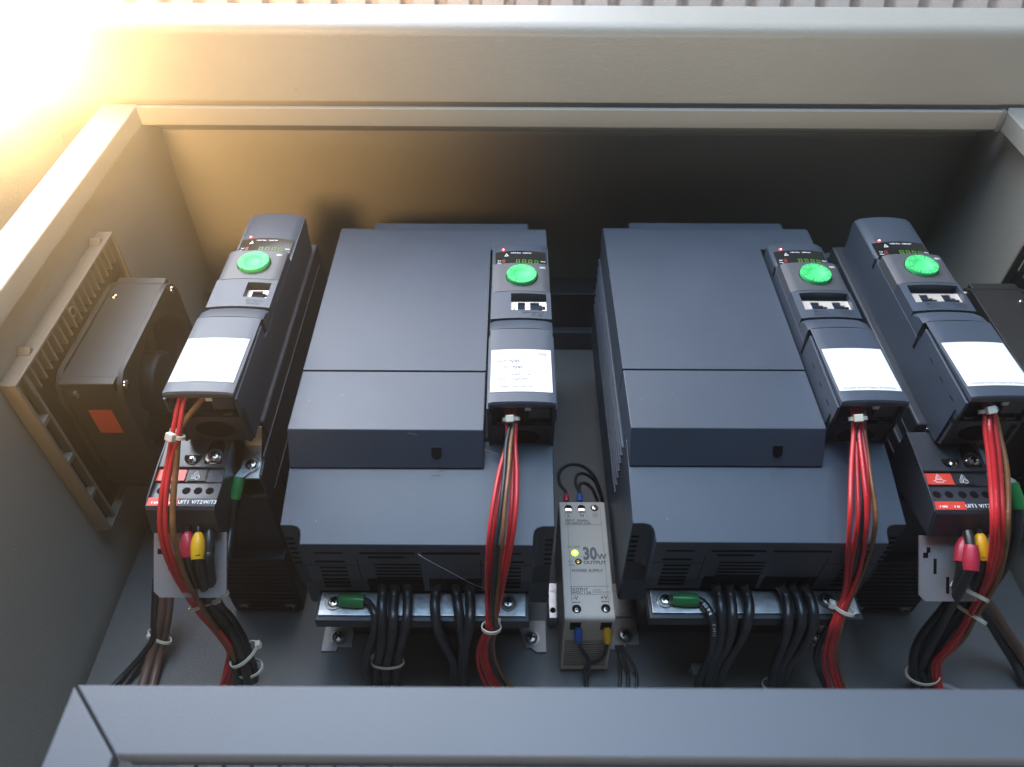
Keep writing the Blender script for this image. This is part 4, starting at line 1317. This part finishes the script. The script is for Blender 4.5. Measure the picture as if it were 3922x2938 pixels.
# ---- power supply wires
def psw(nm, L, bp, bq, bc, lab, r=1.5, br=2.5, neck=.8):
    return cable('supply_wire', L, r, 'wire_black', lab, 'wire', 'power supply wires', extra=lambda t: boot(t, bp, bq, br, bc, 'ferrule_sleeve', neck), n=10)
T0 = 367.2
def tp(a, c, z, y=None):
    p = zE(a, c, z)
    if y is not None: p.y = y
    return p
psw('l', [tp(219, 300, 68), tp(212, 240, 66), tp(172, 190, 62), tp(170, 110, 58), tp(235, 58, 54), tp(330, 65, 48), tp(410, 130, 40), tp(455, 230, 28), tp(480, 330, 14)], tp(219, 268, 68), tp(219, 318, 69), 'boot_red', 'supply wire in a red sleeve looping from the top of the power supply')
psw('n', [tp(313, 300, 68), tp(308, 240, 66), tp(285, 190, 62), tp(295, 130, 58), tp(345, 118, 52), tp(410, 160, 42), tp(450, 240, 30), tp(475, 330, 16)], tp(313, 266, 68), tp(313, 318, 69), 'boot_blue', 'supply wire sharing the blue sleeve on top of the power supply, outer loop')
cable('supply_wire', [tp(322, 275, 67), tp(308, 225, 64), tp(320, 190, 60), tp(355, 188, 54), tp(400, 225, 44), tp(430, 290, 32), tp(450, 350, 18)], 1.5, 'wire_black', 'short inner black loop above the blue sleeve on the power supply', 'wire', 'power supply wires')
psw('mv', [tp(300, 1230, 58), tp(305, 1310, 46), tp(330, 1370, 34), tp(370, 1430, 22), tp(380, 1480, 16), tp(365, 1560, 8), tp(360, 1660, 4)], tp(300, 1192, 64), tp(303, 1300, 50), 'boot_blue', 'output wire in a blue sleeve under the power supply', r=1.4, br=3.0)
psw('pv', [tp(506, 1230, 58), tp(508, 1310, 46), tp(490, 1390, 32), tp(450, 1440, 22), tp(395, 1460, 18), tp(350, 1490, 14), tp(355, 1560, 8), tp(375, 1660, 4)], tp(504, 1190, 64), tp(509, 1302, 50), 'boot_yellow', 'output wire in a yellow sleeve under the power supply', r=1.4, br=3.1)
gx = 'thin wires beside the power supply'
for k, dx in enumerate((0, 34, 70)):
    cable('thin_wire', [tp(570 + dx * .6, 1330, 22), tp(590 + dx, 1420, 14), tp(600 + dx * 1.6, 1520, 8), tp(590 + dx * 1.7, 1660, 4)], 1.3, 'wire_black', 'thin black wire on the plate beside the foot of the power supply', 'wire', gx)


# ---------------------------------------------------------- fans and grilles
def grille(xw, s, y0, y1, z0, z1, label):
    """filter frame on a side wall at x = xw, standing out by s (sign = inward)"""
    t = thing('filter_grille', label, 'filter grille', (xw, (y0 + y1) / 2, z0), 'beige filter grilles')
    d = 12 * s; w = 7
    b = BM()
    X0, X1 = sorted((xw + .3 * s, xw + d))
    bx(b, X0, X1, y0, y1, z1 - 2.6, z1); bx(b, X0, X1, y0, y1, z0, z0 + 2.6)
    bx(b, X0, X1, y0, y0 + 3, z0 + 2.6, z1 - 2.6); bx(b, X0, X1, y1 - 3, y1, z0 + 2.6, z1 - 2.6)
    obj('frame', b, 'filter_beige', t, bevel=.8)
    b = BM()
    Xa, Xb = sorted((xw + 5 * s, xw + d - .5 * s))
    n = 19
    for k in range(1, n):
        y = y0 + 3 + (y1 - y0 - 6) * k / n
        bx(b, Xa, Xb, y - .9, y + .9, z1 - 22, z1 - 2.6)
    for k in range(1, 4):
        z = z0 + (z1 - z0) * k / 4
        bx(b, Xa, Xb, y0 + 3, y0 + 13, z - 2, z + 2)
    bx(b, Xa, Xb, y0 + 12, y0 + 14.5, z0 + 3, z1 - 3)
    obj('slats', b, 'filter_beige', t, bevel=.3)
    b = BM()
    Xa, Xb = sorted((xw + .3 * s, xw + 4.8 * s))
    bx(b, Xa, Xb, y0 + 3, y1 - 3, z0 + 2.6, z1 - 2.6)
    obj('filter_mat', b, 'void', t)
    b = BM()
    for (y, z) in ((y0 + 28, z1 + .2), (y1 - 20, z1 + .2)):
        prism_x(b, [(y, z), (y + 7, z), (y + 5, z + 4)], *sorted((xw + .3 * s, xw + 9 * s)))
    obj('catch', b, 'filter_beige', t, bevel=.4)
    b = BM()
    lathe(b, (xw + d - .6 * s, (y0 + y1) / 2 - 2, z1 - 9), (s, 0, 0), [(4.2, 0), (4.2, .8)], 22)
    rg = obj('boss', b, 'filter_beige', t)
    b = BM(); lathe(b, (xw + d - .2 * s, (y0 + y1) / 2 - 2, z1 - 9), (s, 0, 0), [(2.6, 0), (2.6, .6)], 18)
    obj('boss_hole', b, 'void', rg)
    return t


def fan(xw, s, yc, zc, label, sticker):
    t = thing('cooling_fan', label, 'fan', (xw, yc, zc - 62), 'black cooling fans')
    h = 62.; xa, xb = xw + 13 * s, xw + 60 * s
    b = BM()
    # flanges
    for x in (xa, xb - 4 * s):
        X0, X1 = sorted((x, x + 4 * s))
        N = 48; ri = 55
        outer = []; inner = []
        for k in range(N):
            a = 2 * math.pi * k / N + math.pi / 4
            c_, s_ = math.cos(a), math.sin(a)
            m_ = max(abs(c_), abs(s_)); q = min(h / m_, h * 1.30)
            outer.append((q * c_, q * s_)); inner.append((ri * c_, ri * s_))
        V = [[b.verts.new((X, yc + p, zc + q)) for p, q in L] for X in (X0, X1) for L in (outer, inner)]
        for k in range(N):
            j = (k + 1) % N
            b.faces.new((V[0][k], V[0][j], V[1][j], V[1][k])); b.faces.new((V[2][k], V[3][k], V[3][j], V[2][j]))
            b.faces.new((V[0][k], V[2][k], V[2][j], V[0][j])); b.faces.new((V[1][k], V[1][j], V[3][j], V[3][k]))
    # duct ring between the flanges
    N = 40
    rr = [[b.verts.new((X, yc + r_ * math.cos(2 * math.pi * k / N), zc + r_ * math.sin(2 * math.pi * k / N))) for k in range(N)] for X, r_ in ((xa + 3 * s, 57.5), (xb - 3 * s, 57.5), (xb - 3 * s, 55.2), (xa + 3 * s, 55.2))]
    for i in range(4):
        for k in range(N):
            b.faces.new((rr[i][k], rr[i][(k + 1) % N], rr[(i + 1) % 4][(k + 1) % N], rr[(i + 1) % 4][k]))
    obj('housing', b, 'fan_black', t, bevel=.5)
    b = BM()
    lathe(b, (xa + 4 * s, yc, zc), (s, 0, 0), [(26, 0), (26, 36), (24, 39), (6, 39.5)], 32)
    hub = obj('hub', b, 'fan_black', t)
    b = BM()
    for k in range(5):
        a0 = 2 * math.pi * k / 5
        g_ = []
        for i in range(6):
            r_ = 25 + 28 * i / 5
            row = []
            for j in range(5):
                a = a0 + .85 * (j / 4) + .12 * i / 5
                row.append((xa + s * (8 + 26 * j / 4), yc + r_ * math.cos(a), zc + r_ * math.sin(a)))
            g_.append(row)
        va = [[b.verts.new(p) for p in row] for row in g_]; vb = [[b.verts.new((p[0] + 1.4 * s, p[1], p[2])) for p in row] for row in g_]
        for i in range(5):
            for j in range(4):
                b.faces.new((va[i][j], va[i + 1][j], va[i + 1][j + 1], va[i][j + 1])); b.faces.new((vb[i][j], vb[i][j + 1], vb[i + 1][j + 1], vb[i + 1][j]))
        for i in range(5):
            b.faces.new((va[i][0], vb[i][0], vb[i + 1][0], va[i + 1][0])); b.faces.new((va[i][4], va[i + 1][4], vb[i + 1][4], vb[i][4]))
        for j in range(4):
            b.faces.new((va[5][j], vb[5][j], vb[5][j + 1], va[5][j + 1]))
    obj('blades', b, 'fan_black', t)
    # posts between the flanges
    X0, X1 = sorted((xa + 4 * s, xb - 4 * s))
    for p in (-1, 1):
        for q in (-1, 1):
            b = BM()
            bx(b, X0, X1, yc + p * 56 - 4, yc + p * 56 + 4, zc + q * 56 - 4, zc + q * 56 + 4)
            obj('corner_post', b, 'fan_black', t, bevel=1)
    b = BM(); bx(b, X0, X1, yc - 52, yc + 52, zc + 57.6, zc + 59.5)
    obj('side_panel', b, 'fan_black', t)
    b = BM(); bx(b, X0, X1, yc - 59.5, yc - 57.6, zc - 52, zc + 52)
    obj('side_panel', b, 'fan_black', t)
    for (p, q) in ((-1, 1), (1, 1)):
        cross_screw(t, (xb, yc + p * 53, zc + q * 53), (s, 0, 0), 3.2, 'steel', 'screw', washer=False)
    cross_screw(t, (xw + 26 * s, yc - 59.8, zc + 50), (0, -1, 0), 3.4, 'steel', 'screw', washer=False)
    cross_screw(t, (xw + 22 * s, yc + 36, zc + 59.6), (0, 0, 1), 3.0, 'steel', 'screw', washer=False)
    if sticker:
        b = BM(); X0, X1 = sorted((xw + 28 * s, xw + 45 * s)); bx(b, X0, X1, yc - 60.0, yc - 59.6, zc + 8, zc + 33)
        obj('sticker', b, 'sticker_orange', t)
    return t


grille(XL, 1, 345, 518, 62, 231, 'beige filter frame with narrow slats around the fan with the orange sticker')
fan(XL, 1, 432, 145, 'black cooling fan with an orange sticker, mounted on the inner wall', True)
grille(XR, -1, 352, 536, 50, 214, 'beige filter frame mostly out of view behind the fan without a sticker')
fan(XR, -1, 452, 128, 'black cooling fan without a sticker, partly hidden by the narrow two-socket drive', False)

# ---------------------------------------------------------------- cobweb
wb = thing('spider_thread', 'thin strand of cobweb across the wide drive with the handwritten note', 'cobweb', (zB(970, 730, 160)))
b = BM()
def thread(L, r=.07):
    tube(b, L, r, 5)
thread([zB(915, 700, 168), zB(970, 735, 166), zB(1120, 815, 152), zB(1250, 885, 138), zB(1340, 918, 130)])
obj('strand', b, 'web_silk', wb)
zH = zoom(1050, 780, .6157)
b = BM()
thread([zH(830, 1425, 199), zH(980, 1460, 194), zH(1140, 1485, 191), zH(1260, 1515, 189), zH(1355, 1545, 186), zH(1395, 1562, 184)], .06)
thread([zH(1000, 1465, 192), zH(1150, 1478, 191), zH(1290, 1490, 190), zH(1340, 1495, 188)], .04)
obj('strand', b, 'web_silk', wb)

# ------------------------------------------------------------------- light
w = bpy.data.worlds.new('World'); scene.world = w; w.use_nodes = True
bg = w.node_tree.nodes['Background']
bg.inputs['Color'].default_value = (.62, .72, .90, 1)
bg.inputs['Strength'].default_value = .015


def area(name, loc, target, sx, sy, power, col):
    l = bpy.data.lights.new(name, 'AREA'); l.shape = 'RECTANGLE'; l.size = sx; l.size_y = sy; l.energy = power; l.color = col
    o = bpy.data.objects.new(name, l); COL.objects.link(o)
    o.location = loc
    d = Vector(target) - Vector(loc)
    o.rotation_euler = d.to_track_quat('-Z', 'Y').to_euler()
    return o


def spot(name, loc, target, size, power, col, blend=1.0):
    l = bpy.data.lights.new(name, 'SPOT'); l.energy = power; l.color = col; l.shadow_soft_size = .03
    l.spot_size = R(size); l.spot_blend = blend
    o = bpy.data.objects.new(name, l); COL.objects.link(o)
    o.location = loc
    o.rotation_euler = (Vector(target) - Vector(loc)).to_track_quat('-Z', 'Y').to_euler()
    return o


area('key_lamp', (-.80, 1.20, 1.25), (.0, .45, .15), .8, .8, 23, (.80, .89, 1))
area('overhead_fill', (-.16, .72, 1.40), (.0, .58, .1), .12, .35, 2.8, (1, .93, .84))  # added fill for power supply and plate, stands for no real lamp
area('far_lamp', (-.80, 2.10, 1.75), (-.2, .42, .2), 2.4, 2.8, 122, (.95, .94, 1))
area('sky_lamp', (.05, .50, 1.95), (.05, .45, .2), 1.3, .7, 27, (.46, .70, 1))
area('front_fill', (.10, -.75, .325), (.10, .68, .305), 1.3, .07, 13, (1, .90, .78))  # added low fill for rim lip and outer wall, no such source there
spot('glare_spot', at(-190, 60, 358) * MM, (-.35, 0, .72), 72, 1050, (1, .63, .26))  # added spot that lights the haze in place of lens glare
spot('corner_fill', (-.35, -.40, .80), (-.44, .70, .36), 40, 150, (1, .60, .25)).data.shadow_soft_size = .16  # added warm fill on the far left corner, in place of flare

HAZE = True  # thin haze added so the warm spot glows like lens glare
if HAZE:
    b = BM(); bx(b, -2600, 2600, -400, 2200, -1060, 680)
    h = top('haze', b, 'void', None, None, kind='stuff')
    hm = bpy.data.materials.new('haze_air'); hm.use_nodes = True
    nt = hm.node_tree; nt.nodes.remove(nt.nodes['Principled BSDF'])
    pv = nt.nodes.new('ShaderNodeVolumePrincipled')
    pv.inputs['Color'].default_value = (.95, .95, .95, 1)
    pv.inputs['Density'].default_value = .07
    pv.inputs['Anisotropy'].default_value = .93
    nt.links.new(pv.outputs['Volume'], nt.nodes['Material Output'].inputs['Volume'])
    h.data.materials.clear(); h.data.materials.append(hm)

for o in scene.objects:
    if '_o' in o: del o['_o']

scene.view_settings.view_transform = 'Standard'
scene.view_settings.look = 'None'
scene.view_settings.exposure = 0
scene.view_settings.gamma = 1
scene.view_settings.use_curve_mapping = False
scene.cycles.use_denoising = True
scene.cycles.max_bounces = 8
scene.cycles.volume_bounces = 1
scene.cycles.sample_clamp_indirect = 8
